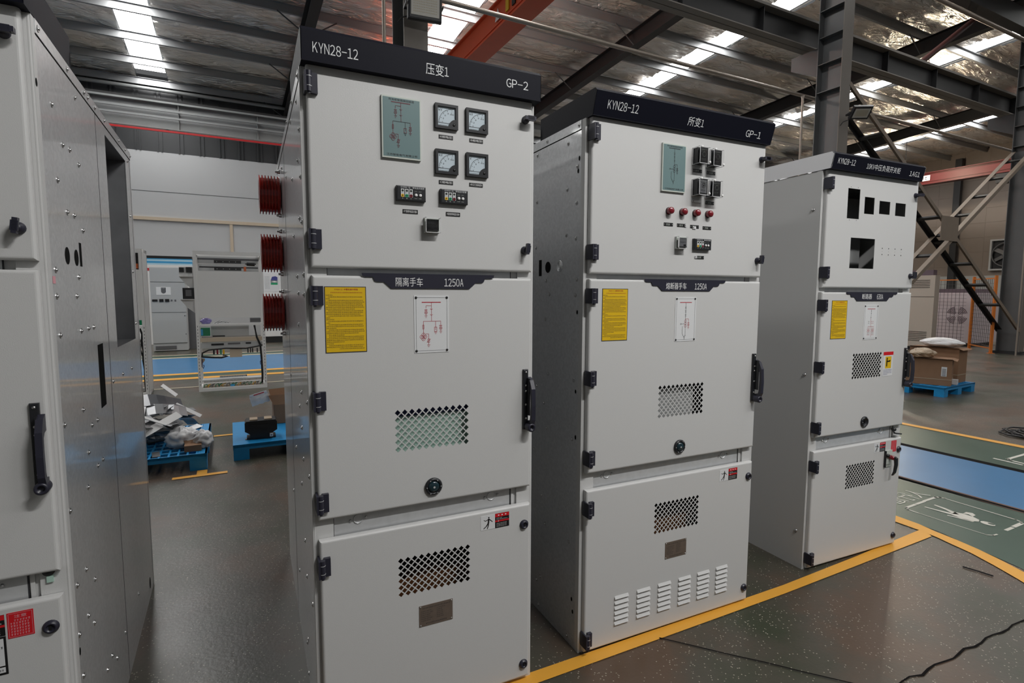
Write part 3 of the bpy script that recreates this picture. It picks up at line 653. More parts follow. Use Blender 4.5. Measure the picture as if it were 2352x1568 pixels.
def one_line(mb, u, z, k, y, c1, c2, kind):
    """single-line diagram; u,z = top of the trunk; k = scale"""
    P = lambda a, b: (u+a*k, z+b*k); w = .0013*k
    L = lambda a, b, c, d, m=c1: mb.line(P(a,b),P(c,d),y,w,m)
    def lampsym(a, b, m):
        L(a-.005,b+.010,a+.005,b+.010,m); L(a-.005,b+.008,a+.005,b+.008,m); mb.ring(*P(a,b),y,.005*k,w,m,14); L(a-.0035,b-.0035,a+.0035,b+.0035,m); L(a-.0035,b+.0035,a+.0035,b-.0035,m); L(a,b-.005,a,b-.011,m); ground(mb,*P(a,b-.011),.011*k,y,m)
    mb.box(u-.035*k,u+.035*k,y,y+.0002,z-.0015*k,z+.0015*k,c1)
    if kind == 'pt':
        L(0,0,0,-.067); L(-.02,-.012,0,-.012); L(-.02,-.012,-.02,-.022); lampsym(-.02,-.036,c1)
        for b in (-.026,-.046): L(-.005,b+.003,0,b,c1); L(.005,b+.003,0,b,c1)
        L(-.03,-.067,.034,-.067,c2); L(-.03,-.067,-.03,-.112); [L(-.0325+.005*i,-.080,-.0325+.005*i,-.094) for i in (0,1)]; L(-.0325,-.080,-.0275,-.080); L(-.0325,-.094,-.0275,-.094)
        for a, b in ((-.03,-.1145),(-.0365,-.122),(-.0235,-.122),(-.03,-.1295)): mb.ring(*P(a,b),y,.0062*k,w,c1,16); L(a,b,a,b-.003); L(a,b,a-.002,b+.002); L(a,b,a+.002,b+.002)
        L(-.022,-.112,-.011,-.112); L(-.011,-.112,-.011,-.150)
        for a in (-.0145,-.0075): L(a,-.130,a,-.142)
        L(-.0145,-.130,-.0075,-.130); L(-.0145,-.142,-.0075,-.142); L(-.018,-.142,-.004,-.130); ground(mb,*P(-.011,-.151),.012*k,y,c1)
        L(.015,-.067,.015,-.088,c2)
        for a in (.0105,.0195): L(a,-.088,a,-.104,c1)
        L(.0105,-.088,.0195,-.088); L(.0105,-.104,.0195,-.104); L(.015,-.088,.015,-.099,c2); ground(mb,*P(.015,-.106),.011*k,y,c2)
        L(.034,-.067,.034,-.080); lampsym(.034,-.092,c1)
    elif kind == 'tx':
        L(0,0,0,-.07,c2)
        for b in (-.024,-.040,-.058): L(-.004,b+.004,0,b,c2); L(.004,b+.004,0,b,c2); L(-.004,b-.004,.004,b-.004,c2)
        L(0,-.075,.018,-.075); L(.018,-.075,.018,-.09); lampsym(.018,-.102,c1)
        for b in (-.085,-.096,-.107): mb.ring(*P(0,b),y,.0062*k,w,c1,14)
        L(0,-.07,0,-.145,c2); L(-.024,-.098,-.006,-.098,c2); mb.ring(*P(-.027,-.098),y,.003*k,w,c2,10); L(-.018,-.108,-.018,-.142,c2); L(-.018,-.142,-.003,-.165,c2); L(0,-.145,-.006,-.170,c2); L(.004,-.150,-.008,-.156,c2)
    else:
        L(0,0,0,-.055,c2)
        for b in (-.012,-.026,-.05): mb.disc(*P(0,b),y,.0025*k,c2,8)
        for a, m in ((-.018,c2),(.006,c1),(.020,c1)):
            for b in (-.075,-.085):
                L(a-.006,b+.004,a,b,m); L(a+.006,b+.004,a,b,m)
        L(.0,-.055,.006,-.165,c1); L(-.024,-.103,.028,-.103,c1)
        for a in (-.024,-.012,.014,.026):
            L(a,-.103,a,-.112,c1); mb.ring(*P(a,-.12),y,.005*k,w,c1,10); mb.ring(*P(a,-.131),y,.005*k,w,c1,10); L(a,-.136,a,-.148,c2); ground(mb,*P(a,-.148),.009*k,y,c1)
def mimic(par, u0, u1, z0, z1, kind):
    mb = MB(); mb.box(u0,u1,-.009,0,z0,z1,'mimic_frame'); mb.box(u0+.004,u1-.004,-.0095,-.009,z0+.005,z1-.005,'mimic'); y=-.0102; c=(u0+u1)/2
    mb.text('开关柜智能操控装置',c-.043,c+.043,z1-.0145,z1-.0075,y,'ink'); mb.text('江苏智能电气有限公司',c-.052,c+.052,z0+.0085,z0+.0155,y,'ink')
    one_line(mb,c-(.002 if kind=='pt' else 0),z1-.019,.92 if kind=='pt' else .9,y,'maroon' if kind=='pt' else 'ink','ink',kind)
    return mb.build('mimic_panel', par)
def yellow_notice(par, u0, u1, z0, z1):
    mb = MB(); mb.box(u0,u1,-.0012,0,z0,z1,'ink'); mb.flat(u0+.0025,u1-.0025,z0+.0025,z1-.0025,-.0015,'yellow_sign'); y=-.0019; w=u1-u0
    mb.text('KYN28-12 中置柜操作规程',u0+.24*w,u0+.80*w,z1-.0125,z1-.0065,y,'red_ink'); mb.script(u0+.02,u1-.01,z1-.0215,.0034,y,'red_ink',.0034)
    z = z1-.030; rows = [(.0,.20,1),(.05,.9,0),(.0,.12,0),(.05,.92,0),(0,.93,0),(0,.9,0),(.05,.92,0),(0,.93,0),(0,.7,0),(.05,.92,0),(0,.92,0),(0,.85,0),(.05,.92,0),(0,.12,0),(0,.22,1),(.05,.92,0),(0,.12,0),(.05,.9,0),(0,.92,0),(0,.25,0),(.05,.92,0),(0,.94,0),(0,.8,0),(.05,.45,0),(.05,.92,0),(0,.92,0),(0,.92,0),(0,.45,0),(0,.2,1),(.05,.92,0),(0,.9,0),(.3,.93,0)]
    dz = (z1-z0-.036)/len(rows)
    for a, b, hd in rows: mb.script(u0+.005+a*w,u0+.002+b*w,z,dz*.55,y,'ink',dz*.55); z -= dz
    return mb.build('operation_notice', par)
def diagram_plate(par, u0, u1, z0, z1, kind, bw=0):
    mb = MB(); mb.box(u0,u1,-.0015,0,z0,z1,'plate_white'); y=-.0019; e=.0075
    for p, q in (((u0+e,z0+e),(u1-e,z0+e)),((u0+e,z1-e),(u1-e,z1-e)),((u0+e,z0+e),(u0+e,z1-e)),((u1-e,z0+e),(u1-e,z1-e))): mb.line(p,q,y,.0008,'ink')
    for a in (u0+e,u1-e):
        for b in (z0+e,z1-e): mb.lathe((a,-.0015,b),(0,-1,0),[(.0046,0),(.004,.002),(.001,.0028)],'black',12)
    one_line(mb,(u0+u1)/2-(0 if kind!='pt' else .001),z1-.024,1,y,'red_ink','ink' if kind!='pt' else 'red_ink',kind)
    return mb.build('diagram_plate', par)
def danger(par, u0, u1, z0, z1, white=True):
    mb = MB(); um = u0+(u1-u0)*.5; y=-.0014; h=z1-z0
    if white:
        mb.box(u0,um,-.001,0,z0,z1,'plate_white'); c=(u0+um)/2; P=lambda a,b:(c+a*h,z0+b*h)
        mb.disc(*P(.06,.83),y,.05*h,'black',12)
        for p, q, t in (((.06,.76),(.03,.45),.11),((.05,.72),(-.18,.62),.05),((-.18,.62),(-.30,.70),.04),((.06,.74),(.22,.60),.06),((.22,.60),(.34,.50),.05),((.03,.47),(-.12,.25),.075),((-.12,.25),(-.32,.10),.06),((.04,.47),(.02,.25),.075),((.02,.25),(-.06,.06),.06)): mb.line(P(*p),P(*q),y,t*h,'black')
    else: um = u0
    mb.box(um,u1,-.0012,0,z0,z1,'black'); mb.flat(um,u1,z1-.24*h,z1,y-.0002,'sign_red'); mb.flat(um,u1,z0+.42*h,z0+.53*h,y-.0002,'sign_red'); w=u1-um
    for k in range(3): mb.flat(um+w*(.2+.25*k),um+w*(.29+.25*k),z1-.16*h,z1-.08*h,y-.0005,'white')
    mb.script(um+.1*w,um+.5*w,z0+.66*h,.05*h,y-.0003,'white',.004); mb.script(um+.1*w,um+.9*w,z0+.57*h,.05*h,y-.0003,'white',.004); mb.flat(um+.2*w,um+.27*w,z0+.45*h,z0+.5*h,y-.0005,'white')
    for k in range(3): mb.script(um+.1*w,um+.85*w,z0+(.28-.1*k)*h,.05*h,y-.0003,'white',.0034)
    return mb.build('danger_sticker', par)
def rating(par, u0, u1, z0, z1):
    mb = MB(); mb.box(u0,u1,-.0015,0,z0,z1,'brass_plate'); y=-.0018; w=u1-u0; h=z1-z0
    for a in (u0+.005,u1-.005):
        for b in (z0+.005,z1-.005): mb.lathe((a,-.0015,b),(0,-1,0),[(.0034,0),(.003,.0015),(.001,.002)],'screw',10)
    mb.script(u0+.1*w,u1-.08*w,z1-.16*h,.055*h,y,'ink',.006)
    for k in range(6):
        mb.script(u0+.06*w,u0+(.33+.1*random.random())*w,z1-(.30+.09*k)*h,.04*h,y,'ink',.0036); mb.script(u0+.52*w,u0+(.68+.16*random.random())*w,z1-(.26+.09*k)*h,.04*h,y,'ink',.0036)
    mb.script(u0+.2*w,u1-.15*w,z0+.09*h,.06*h,y,'ink',.0055)
    return mb.build('rating_plate', par)
def title_plate(par, u, z, w, a, ta, b, tb):
    # u,z = top left; stepped trapezoid nameplate straddling the door edge
    mb = MB(); k = w/.482
    lo = [(0,0),(.002,-.010),(.012,-.013),(.036,-.013),(.042,-.026),(.050,-.029),(.073,-.029),(.098,-.051)]
    poly = [(u+p*k,z+q) for p,q in lo] + [(u+w-p*k,z+q) for p,q in lo[::-1]]
    mb.prism(poly,-.004,0,'dark_plastic'); mb.text(a,*ta,-.0046,'white'); mb.text(b,*tb,-.0046,'white')
    return mb.build('title_plate', par)
def banner(par, x0, x1, z0, z1, vb, vt, depth, sidemat, texts, lean=0):
    mb = MB(); c = .012
    prismx(mb, [(vb,z0),(vt,z1-c),(vt+c,z1),(vt+c+.003,z1-.001),(vt+.004,z1-c-.002),(vb+.004,z0)], x0, x1, 'banner')
    mb.box(x0,x1,vb,.03,z0-.002,z0,'banner')
    for x in (x0, x1-.002):
        k = lean if x == x0 else -lean
        t = MB(); prismx(t, [(vb,z0),(vt,z1-c),(vt+c,z1),(depth,z1),(depth,z0)], x, x+.002, sidemat); mb.add([(q.x+k*(q.z-z0)/(z1-z0)-(k*.0 if lean else 0), q.y, q.z) for q in t.v], t.f, sidemat)
    mb.box(x0,x1,depth-.02,depth,z0,z0+.05,sidemat)
    for s, a, b, p, q in texts:
        vs, fs = text_geo(s); xs = [i for i,_ in vs]; zs = [j for _,j in vs]; out = []
        for i, j in vs:
            zz = p+(j-min(zs))/(max(zs)-min(zs))*(q-p); v = vb+(vt-vb)*(zz-z0)/(z1-c-z0)
            out.append((a+(i-min(xs))/(max(xs)-min(xs))*(b-a), v-.0008, zz))
        mb.add(out, fs, 'plate_white')
    return mb.build('top_banner', par)
def bolt(mb, x, v, z, s, r=.0068):     # flanged nut on a side sheet whose outside faces s
    mb.lathe((x,v,z),(s,0,0),[(r*1.35,0),(r*1.3,.0015),(r*1.02,.0018)],'screw',14,False); mb.lathe((x,v,z),(s,0,0),[(r*1.02,.0018),(r*.98,.0004),(r*.62,.0004)],'lv_grey_dark',14,False); mb.lathe((x,v,z),(s,0,0),[(r*.62,.0004),(r*.60,.0045),(r*.3,.005),(.001,.003)],'screw',12)
BOLT1 = [(.073,2.282),(.366,2.282),(.589,2.282),(.645,2.282),(.765,2.282),(.941,2.282),(1.266,2.282),(1.443,2.282),(1.592,2.282),(1.514,2.241),(.168,2.117),(.457,2.224),(.26,2.027),(.341,2.031),(.452,2.007),(.175,1.909),(.26,1.829),(.344,1.829),(.451,1.793),(.09,1.65),(.352,1.636),(.083,1.577),(.31,1.576),(.09,1.468),(.337,1.465),(.439,1.467),(.519,1.467),(1.508,1.97),(1.487,1.692),(1.479,1.432),(1.035,1.233),(1.279,1.228),(.807,1.233),(.29,1.217),(.067,1.217),(.395,1.145),(.482,1.144),(.324,1.07),(.525,.991),(.442,.992),(.285,.966),(.06,.97),(.191,.735),(.08,.739),(.293,.654),(.181,.591),(.249,.529),(.068,.595),(.08,.46),(.469,.279),(.547,.221),(.385,.279),(1.085,.196),(.731,.215)]
BOLT3 = [(.069,2.282),(.339,2.282),(.60,2.282),(.157,2.229),(.436,2.24),(.08,2.118),(.16,2.036),(.438,2.024),(.084,1.969),(.163,1.843),(.086,1.822),(.446,1.809),(.073,1.648),(.343,1.649),(.309,1.586),(.084,1.582),(.344,1.468),(.314,1.212),(.088,1.214),(.424,1.139),(.353,1.067),(.324,.95),(.094,.952),(.446,.815),(.365,.607),(.331,.475),(.11,.478),(.373,.187),(.411,.152),(.39,.03),(.114,.03)]
def side_sheet(par, x, s, D, H, bolts, m='galv', holes=(), ovals=(), recess=None, seams=(), trim=True):
    """side wall: sheet at x facing s; holes are dark punched openings"""
    mb = MB(Matrix.Identity(4)); v0 = .052
    hl = [('rect', *recess)] if recess else []
    t = MB(); sheet(t, v0, D, .0, H, hl, 0, m)
    # map sheet (x=v, y=0) into the side plane
    mb.add([(x+s*(-q.y), q.x, q.z) for q in t.v], t.f, m)
    mb.box(x-.0015 if s>0 else x+.0005, x-.0005 if s>0 else x+.0015, v0, D, 0, H if not recess else .001, m)
    if trim:
        mb.box(min(x,x+s*.002),max(x,x+s*.002),v0,D,H-.036,H,m); mb.box(min(x,x+s*.0004),max(x,x+s*.0004),v0,D,H-.040,H-.036,'hole')
        for v, z0, z1 in seams: mb.box(min(x,x+s*.0006),max(x,x+s*.0006),v,v+.004,z0,z1,'ink')
    for v, z in bolts:
        if m == 'galv': bolt(mb, x+s*(.002 if z > H-.036 and trim else 0), v, z, s)
        else: mb.lathe((x,v,z),(s,0,0),[(.010,0),(.009,.003),(.005,.006),(.001,.0065)],'screw',12)
    for v0_, v1, z0, z1 in holes: mb.box(min(x,x+s*.0008),max(x,x+s*.0008),v0_,v1,z0,z1,'hole')
    for v, z, rv, rz in ovals:
        n = 18; vs = [(x+s*.0008, v+rv*math.cos(2*PI*k/n), z+rz*math.sin(2*PI*k/n)) for k in range(n)]; mb.add(vs, [tuple(range(n))], 'hole')
    return mb.build('side_panel', par)
ZS = {1:(.0235,.754,.825,1.646,1.6705,2.313), 3:(.012,.745,.820,1.65,1.672,2.314), 4:(.012,.70,.78,1.602,1.6266,2.268)}; ZS[2] = ZS[1]
def cabinet(i, loc, rz, Wd, H, label, holes_up=(), vent1=None, vent2=None, wallm='galv', louv=()):
    t = thing('switchgear_cabinet', label, 'switchgear cabinet', loc, rz, 'switchgear cabinets standing in a row')
    b3, t3, b2, t2, b1, t1 = ZS[i]; bx = .017; D = 1.6
    mb = MB()
    for x0, x1 in ((-bx,.05),(Wd-.05,Wd+bx)):
        mb.box(x0,x1,.024,.052,0,H,'paint')
    for x in (-bx, Wd+bx): mb.cyl((x+(.006 if x<0 else -.006),.029,0),(x+(.006 if x<0 else -.006),.029,H),.006,'paint',10)
    mb.box(.05,Wd-.05,.026,.05,0,.06,'paint'); mb.box(.05,Wd-.05,.026,.05,H-.05,H,'paint')
    for z0, z1 in ((b2-.02,t3+.02),(t2+.01,b1-.01)): pass
    mb.box(.052,Wd-.078,.030,.05,t3-.02,b2+.02,'zinc'); mb.box(.05,Wd-.05,.034,.05,t3-.02,b2+.02,'paint'); mb.box(Wd-.072,Wd-.062,.028,.05,t3-.02,b2+.02,'paint')
    mb.box(.052,Wd-.078,.030,.05,t2-.03,b1+.03,'zinc'); mb.box(.05,Wd-.05,.034,.05,t2-.03,b1+.03,'paint')
    for x in (.051,Wd-.077): mb.box(x-.0015,x+.0015,.0295,.04,t3-.02,b2+.02,'ink'); mb.box(x-.0015,x+.0015,.0295,.04,t2-.03,b1+.03,'ink')
    mb.box(-bx,Wd+bx,.052,D,H-.004,H,'paint'); mb.box(-bx+.003,Wd+bx-.003,.06,D,.0,.02,'galv'); mb.box(-bx+.002,Wd+bx-.002,D-.003,D,0,H,'galv')
    mb.box(-bx+.003,Wd+bx-.003,.45,.453,.02,H-.01,'black'); mb.box(-bx+.003,Wd+bx-.003,.055,.45,(t3+b2)/2,(t3+b2)/2+.003,'black'); mb.box(-bx+.003,Wd+bx-.003,.055,.45,1.655,1.658,'offcut_dark')
    mb.build('body_frame', t)
    zc = (t3+b2)/2+.010
    for u in ((.134,.642) if Wd < .9 else (.124,.822)):
        mb = MB(); mb.lathe((0,0,0),(0,-1,0),[(.017,-.001),(.017,.002),(.0145,.002),(.0145,-.006),(.001,-.006)],'zinc',18); mb.disc(0,0,.004,.013,'offcut_grey')
        for sx in (-1,1): mb.lathe((sx*.027,0,.002*sx),(0,-1,0),[(.005,0),(.004,.004),(.001,.005)],'screw',10)
        mb.build('bushing_hole', t, (u,.0295,zc))
    up = door('upper_door', t, 0, Wd, b1, t1, holes_up); mid = door('middle_door', t, 0, Wd, b2, t2, [LAT(*vent1)] if vent1 else []); low = door('lower_door', t, 0, Wd, b3, t3, [LAT(*vent2)] if vent2 else [])
    dz = -.05 if i == 4 else 0
    for par, zz in ((up,(2.24+dz,1.760+dz)),(mid,(1.58+dz,1.234+dz,.889+dz)),(low,(.666+dz,.072))):
        for z in zz: place(HINGE, 'hinge', par, (0,0,z))
    for par, zz in ((low,(.672 if i != 4 else .627,.083 if i != 4 else .07)),):
        for z in zz: place(LOCK, 'lock', par, (Wd-.028,0,z))
    place(LATCHH, 'latch', up, (Wd-.032,0,2.232+dz)); place(LATCHV, 'latch', up, (Wd-.032,0,1.752+dz))
    put_handle(mid, Wd-.027, 1.178 if i != 4 else 1.146)
    return t, up, mid, low
# --- cabinet at the left edge
c, up, mid, low = cabinet(1, (-1.323,-.063,0), .032, .80, 2.30, 'light grey switchgear cabinet cut off at the left edge, riveted steel side towards the aisle')
side_sheet(c, .817, 1, 1.6, 2.30, BOLT1, recess=(.945,1.452,1.357,2.228), holes=((.38,.408,1.672,1.748),(.56,.648,1.17,1.40)), ovals=((.226,1.697,.027,.026),(.336,1.697,.026,.026),(.033,2.133,.008,.011),(.06,.548,.007,.012),(.55,.055,.02,.012),(1.45,.07,.02,.03)), seams=((.765,0,2.26),(1.565,0,2.26)))
side_sheet(c, -.017, -1, 1.6, 2.30, BOLT3)
mb = MB(); mb.box(.70,.704,.93,1.46,1.34,2.24,'offcut_grey'); mb.box(.704,.815,.93,.942,1.34,2.24,'offcut_grey'); mb.box(.704,.815,1.455,1.46,1.34,2.24,'offcut_grey'); mb.box(.704,.815,.93,1.46,1.345,1.355,'offcut_grey'); mb.box(.704,.815,.93,1.46,2.23,2.24,'offcut_grey')
for v, z in ((1.02,2.05),(1.02,1.93),(1.02,1.60)):
    for k in (0,.018): mb.cyl((.703,v,z+k),(.706,v,z+k),.006,'hole',10)
mb.build('recess_plate', c)
mb = MB(); mb.box(.8175,.8185,.018+.035,.047+.03,1.612,1.632,'pink_tag'); mb.build('tag_sticker', c)
banner(c, -.018, .818, 2.302, 2.40, -.03, -.03, .43, 'banner', (('KYN28-12',.02,.156,2.325,2.357),))
mb = MB(); mb.box(.682,.737,-.001,0,.663,.734,'sign_red'); y=-.0014
for p, q in (((.685,.666),(.734,.666)),((.685,.731),(.734,.731)),((.685,.666),(.685,.731)),((.734,.666),(.734,.731))): mb.line(p,q,y,.0007,'pink_tag')
mb.text('注意',.697,.723,.718,.727,y,'pink_tag')
for k in range(6): mb.script(.689+(.008 if k==0 else 0),.731,.709-.0078*k,.0052,y,'pink_tag',.0058)
mb.build('caution_sticker', low)
danger(low, .56, .677, .675, .733)
mb = MB(); mb.box(.590,.677,-.0012,0,.567,.673,'black'); mb.flat(.595,.672,.592,.668,-.0015,'plate_white'); mb.flat(.595,.672,.573,.588,-.0015,'plate_white'); mb.script(.60,.67,.64,.006,-.0018,'ink'); mb.script(.60,.67,.577,.005,-.0018,'ink'); mb.build('record_sticker', low)
mb = MB(); mb.box(.752,.792,.026,.034,.765,.83,'zinc'); mb.lathe((.770,.03,.822),(0,-1,0),[(.015,0),(.014,.012),(.001,.013)],'black',14); mb.box(.765,.78,.018,.03,.79,.81,'mint'); mb.build('interlock_bracket', c)
# --- cabinet with the dial meters
c, up, mid, low = cabinet(2, (.1555,0,0), 0, .80, 2.30, 'tall grey switchgear cabinet with four square dial meters on its upper door', vent1=(.26,.54,1.035,1.173), vent2=(.263,.544,.498,.63))
side_sheet(c, -.017, -1, 1.6, 2.30, [b for b in BOLT3 if b[0] > .05] + [(.7,.9),(.9,1.2),(1.0,.6),(.75,.3),(1.1,2.2),(.8,2.1)], seams=((.93,0,2.26),))
side_sheet(c, .817, 1, 1.6, 2.30, BOLT1, ovals=((.3,1.7,.027,.026),))
banner(c, -.015, .818, 2.300, 2.402, -.030, -.030, .43, 'banner', (('KYN28-12',.019,.156,2.325,2.357),('压变1',.378,.458,2.322,2.360),('GP-2',.676,.764,2.328,2.358)))
mimic(up, .232, .365, 2.040, 2.241, 'pt')
for u, z, n in ((.4575,2.2,'kV'),(.5715,2.2,'kV'),(.4575,2.0465,'kV'),(.5720,2.0465,'V')): meter(up, u, z, n)
for u, z, s in ((.431,2.126,'A相电压'),(.545,2.127,'B相电压'),(.430,1.971,'C相电压'),(.544,1.972,'开口三角电压')): small_label(up, u, u+.052, z, z+.0130, s)
indicator(up, .277, 1.902); indicator(up, .432, 1.903)
small_label(up, .300, .353, 1.861, 1.875, 'PT侧带电显示器'); small_label(up, .455, .508, 1.862, 1.876, '母线侧带电显示器')
hygrostat(up, .375, .425, 1.800, 1.848, False)
title_plate(mid, .158, 1.656, .482, '隔离手车', (.271,.367,1.612,1.643), '1250A', (.446,.518,1.613,1.641))
yellow_notice(mid, .037, .171, 1.391, 1.610); diagram_plate(mid, .335, .463, 1.378, 1.581, 'pt')
place(PORT, 'viewing_port', mid, (.399,0,.886)); danger(low, .586, .706, .680, .737); rating(low, .340, .470, .357, .438)
mb = MB(); mb.box(.22,.58,.034,.4,.95,1.148,'mint'); mb.box(.24,.55,.03,.3,1.150,1.19,'navy'); mb.build('handcart', c)
mb = MB(); mb.prism([(.26,.40),(.58,.40),(.58,.515),(.42,.53),(.26,.50)],.09,.14,'copper'); mb.build('busbar_base', c)
for z in (2.095,1.795,1.485):      # ribbed red bushings through the left side
    pr = [(.070,0),(.094,.002)]
    for k in range(6): h = .010+.0145*k; pr += [(.099,h),(.099,h+.005),(.086,h+.006),(.086,h+.0125)]
    pr += [(.099,.097),(.099,.101),(.075,.102),(.070,.06),(.001,.06)]
    MB().lathe((-.019,1.29,z),(-1,0,0),pr,'red_resin',40,False).build('wall_bushing', c)
for z in (2.205,1.985,1.905,1.685,1.595,1.375): MB().lathe((-.019,1.22,z),(-1,0,0),[(.010,0),(.010,.012),(.006,.014),(.006,.024),(.001,.025)],'screw',8).build('bushing_bolt', c)
# --- wide cabinet with the red lamps
c, up, mid, low = cabinet(3, (1.245,.034,0), -.0036, 1.0, 2.30, 'wide grey switchgear cabinet with a row of four red lamps on its upper door', vent1=(.376,.651,1.032,1.169), vent2=(.372,.647,.486,.621))
side_sheet(c, -.017, -1, 1.6, 2.30, BOLT3+[(v,z) for v,z in BOLT1 if v > .55], holes=((.386,.412,1.672,1.748),), ovals=((.324,1.711,.026,.026),(.02+.045,2.149,.006,.010),(.043+.03,2.099,.006,.010),(.066,1.51,.006,.009),(.07,1.168,.006,.009),(.066,.967,.006,.010),(.08,.223,.006,.010),(.07,.169,.006,.010)))
mb = MB()
for r in (.026,.021,.016,.011,.006): mb.lathe((-.0172,.217,1.711),(-1,0,0),[(r,0),(r-.001,.002),(r-.0025,.002),(r-.0035,0)],'galv',20)
mb.build('knockout', c)
side_sheet(c, 1.017, 1, 1.6, 2.30, BOLT1)
banner(c, -.010, 1.004, 2.303, 2.402, -.018, -.045, .42, 'banner', (('KYN28-12',.052,.205,2.331,2.363),('所变1',.476,.567,2.322,2.358),('GP-1',.829,.926,2.318,2.347)))
mimic(up, .358, .490, 2.036, 2.240, 'tx')
for u, z, b in ((.563,2.202,0),(.645,2.199,0),(.566,2.066,1),(.645,2.063,0)): relay(up, u, z, b)
for u, z, s in ((.541,2.134,'过流继电器'),(.623,2.132,'速断继电器'),(.621,1.998,'信号继电器'),(.382,1.888,'储能指示'),(.457,1.888,'合闸指示'),(.534,1.886,'分闸指示'),(.609,1.884,'故障指示'),(.571,1.749,'带电显示')): small_label(up, u, u+.051, z, z+.0145, None)
for u, z, w in ((.541,2.0015,.050),(.500,1.889,.012),(.547,1.883,.02),(.566,1.752,.012)):   # peeled protective film
    mb = MB(); mb.box(u,u+w,-.004,-.002,z,z+.011,'film_white'); mb.lathe((u+.004,-.004,z+.0055),(0,-1,0),[(.003,0),(.001,.001)],'black',8); mb.build('film_strip', up)
for u in (.411,.488,.565,.641): place(LAMP, 'indicator_lamp', up, (u-.004,0,1.9535))
hygrostat(up, .449, .499, 1.792, 1.842, True); indicator(up, .550, 1.790)
title_plate(mid, .283, 1.654, .478, '熔断器手车', (.401,.520,1.610,1.640), '1250A', (.570,.643,1.610,1.638))
yellow_notice(mid, .063, .196, 1.389, 1.611); diagram_plate(mid, .461, .585, 1.374, 1.575, 'tx')
place(PORT, 'viewing_port', mid, (.510,0,.881)); danger(low, .774, .893, .672, .729); rating(low, .444, .573, .346, .426)
mb = MB(); mb.box(.34,.62,.036,.3,.98,1.155,'lv_grey'); mb.build('handcart', c)
mb = MB(); mb.prism([(.36,.40),(.70,.40),(.70,.505),(.52,.515),(.36,.485)],.09,.14,'copper'); mb.build('busbar_base', c)
for u in (.159,.284,.407,.531,.651,.773):
    mb = MB()
    for k in range(6):
        z = .222-.0243*k; p = [(u,0,z+.012),(u+.076,0,z+.012),(u+.076,-.008,z),(u,-.008,z),(u,0,z-.003),(u+.076,0,z-.003)]
        mb.add(p, [(0,1,2,3),(3,2,5,4),(0,3,4),(1,5,2)], 'paint')
    mb.build('louvre', low)
# --- cabinet with the empty cutouts
hu = [('rect',.168,.271,2.013,2.178),('rect',.314,.401,2.047,2.141),('rect',.447,.545,2.054,2.128),('rect',.596,.693,2.052,2.127),('rect',.213,.426,1.738,1.909)]
c, up, mid, low = cabinet(4, (2.82,.1035,0), -.0234, .81, 2.26, 'rightmost grey switchgear cabinet with empty rectangular cutouts in its upper door', holes_up=hu, vent1=(.289,.558,1.103,1.242), vent2=(.288,.558,.443,.579))
side_sheet(c, -.017, -1, 1.6, 2.26, [(.07,2.055),(.069,1.135),(.073,.214)], 'paint', trim=False)
side_sheet(c, .827, 1, 1.6, 2.26, [(.07,2.055),(.069,1.135),(.073,.214)], 'paint', trim=False)
banner(c, -.018, .792, 2.264, 2.350, -.026, -.042, 1.6, 'paint_white', (('KYN28-12',.022,.163,2.290,2.319),('10KV中压负荷开关柜',.262,.563,2.283,2.315),('1AG1',.652,.750,2.281,2.308)), .0)
mb = MB()
for u in (.497,.556,.616,.677):
    for z, r in ((1.859,.0035),(1.841,.0015),(1.823,.0035)): mb.disc(u,z,-.0004,r,'hole',10)
for u, z in ((.19,2.186),(.25,2.186),(.19,2.005),(.25,2.005)): mb.disc(u,z,-.0004,.0022,'hole',8)
mb.build('screw_hole', up)
mb = MB(); mb.box(.15,.75,.30,.31,1.69,2.2,'lv_grey'); 
for u, z in ((.33,1.80),(.52,1.80)): mb.lathe((u,.30,z),(0,-1,0),[(.022,0),(.018,.006),(.008,.008),(.001,.004)],'lv_grey_dark',16)
mb.build('mounting_plate', c)
title_plate(mid, .199, 1.604, .463, '断路器', (.336,.423,1.563,1.594), '630A', (.470,.527,1.562,1.592))
yellow_notice(mid, .084, .215, 1.339, 1.556); diagram_plate(mid, .367, .496, 1.327, 1.530, 'cb')
mb = MB(); mb.box(.573,.667,-.001,0,1.099,1.247,'plate_white'); y=-.0014; mb.flat(.573,.667,1.226,1.247,y,'sign_red'); mb.flat(.594,.650,1.146,1.218,y,'yellow_sign')
for p, q, w in (((.606,.1),(.606,.1),0),((.608,1.158),(.608,1.195),.010),((.608,1.195),(.608,1.203),.008),((.608,1.188),(.640,1.190),.008),((.626,1.186),(.640,1.196),.006)): mb.line(p,q,y-.0004,w,'black') if w else None
mb.disc(.609,1.205,y-.0004,.006,'black',10)
for k in range(4): mb.script(.58,.66 if k != 3 else .62,1.134-.009*k,.005,y,'blue_ink',.005)
mb.build('warning_sticker', mid)
place(PORT_OPEN, 'viewing_port', mid, (.428,0,.835)); danger(low, .540, .649, .632, .688)
mb = MB(); mb.box(.707,.758,-.001,0,.617,.687,'sign_red'); 
for k in range(7): mb.script(.711,.755,.676-.009*k,.006,-.0014,'pink_tag',.007)
mb.build('caution_sticker', low)
mb = MB(); mb.box(.643,.715,-.006,0,.529,.632,'mimic_frame'); mb.box(.643,.649,-.012,0,.529,.632,'black'); mb.lathe((.668,-.006,.60),(0,-1,0),[(.012,0),(.010,.010),(.001,.011)],'black',14); mb.script(.655,.705,.535,.012,-.0064,'ink',.009)
sw = mb.build('operating_switch', low)
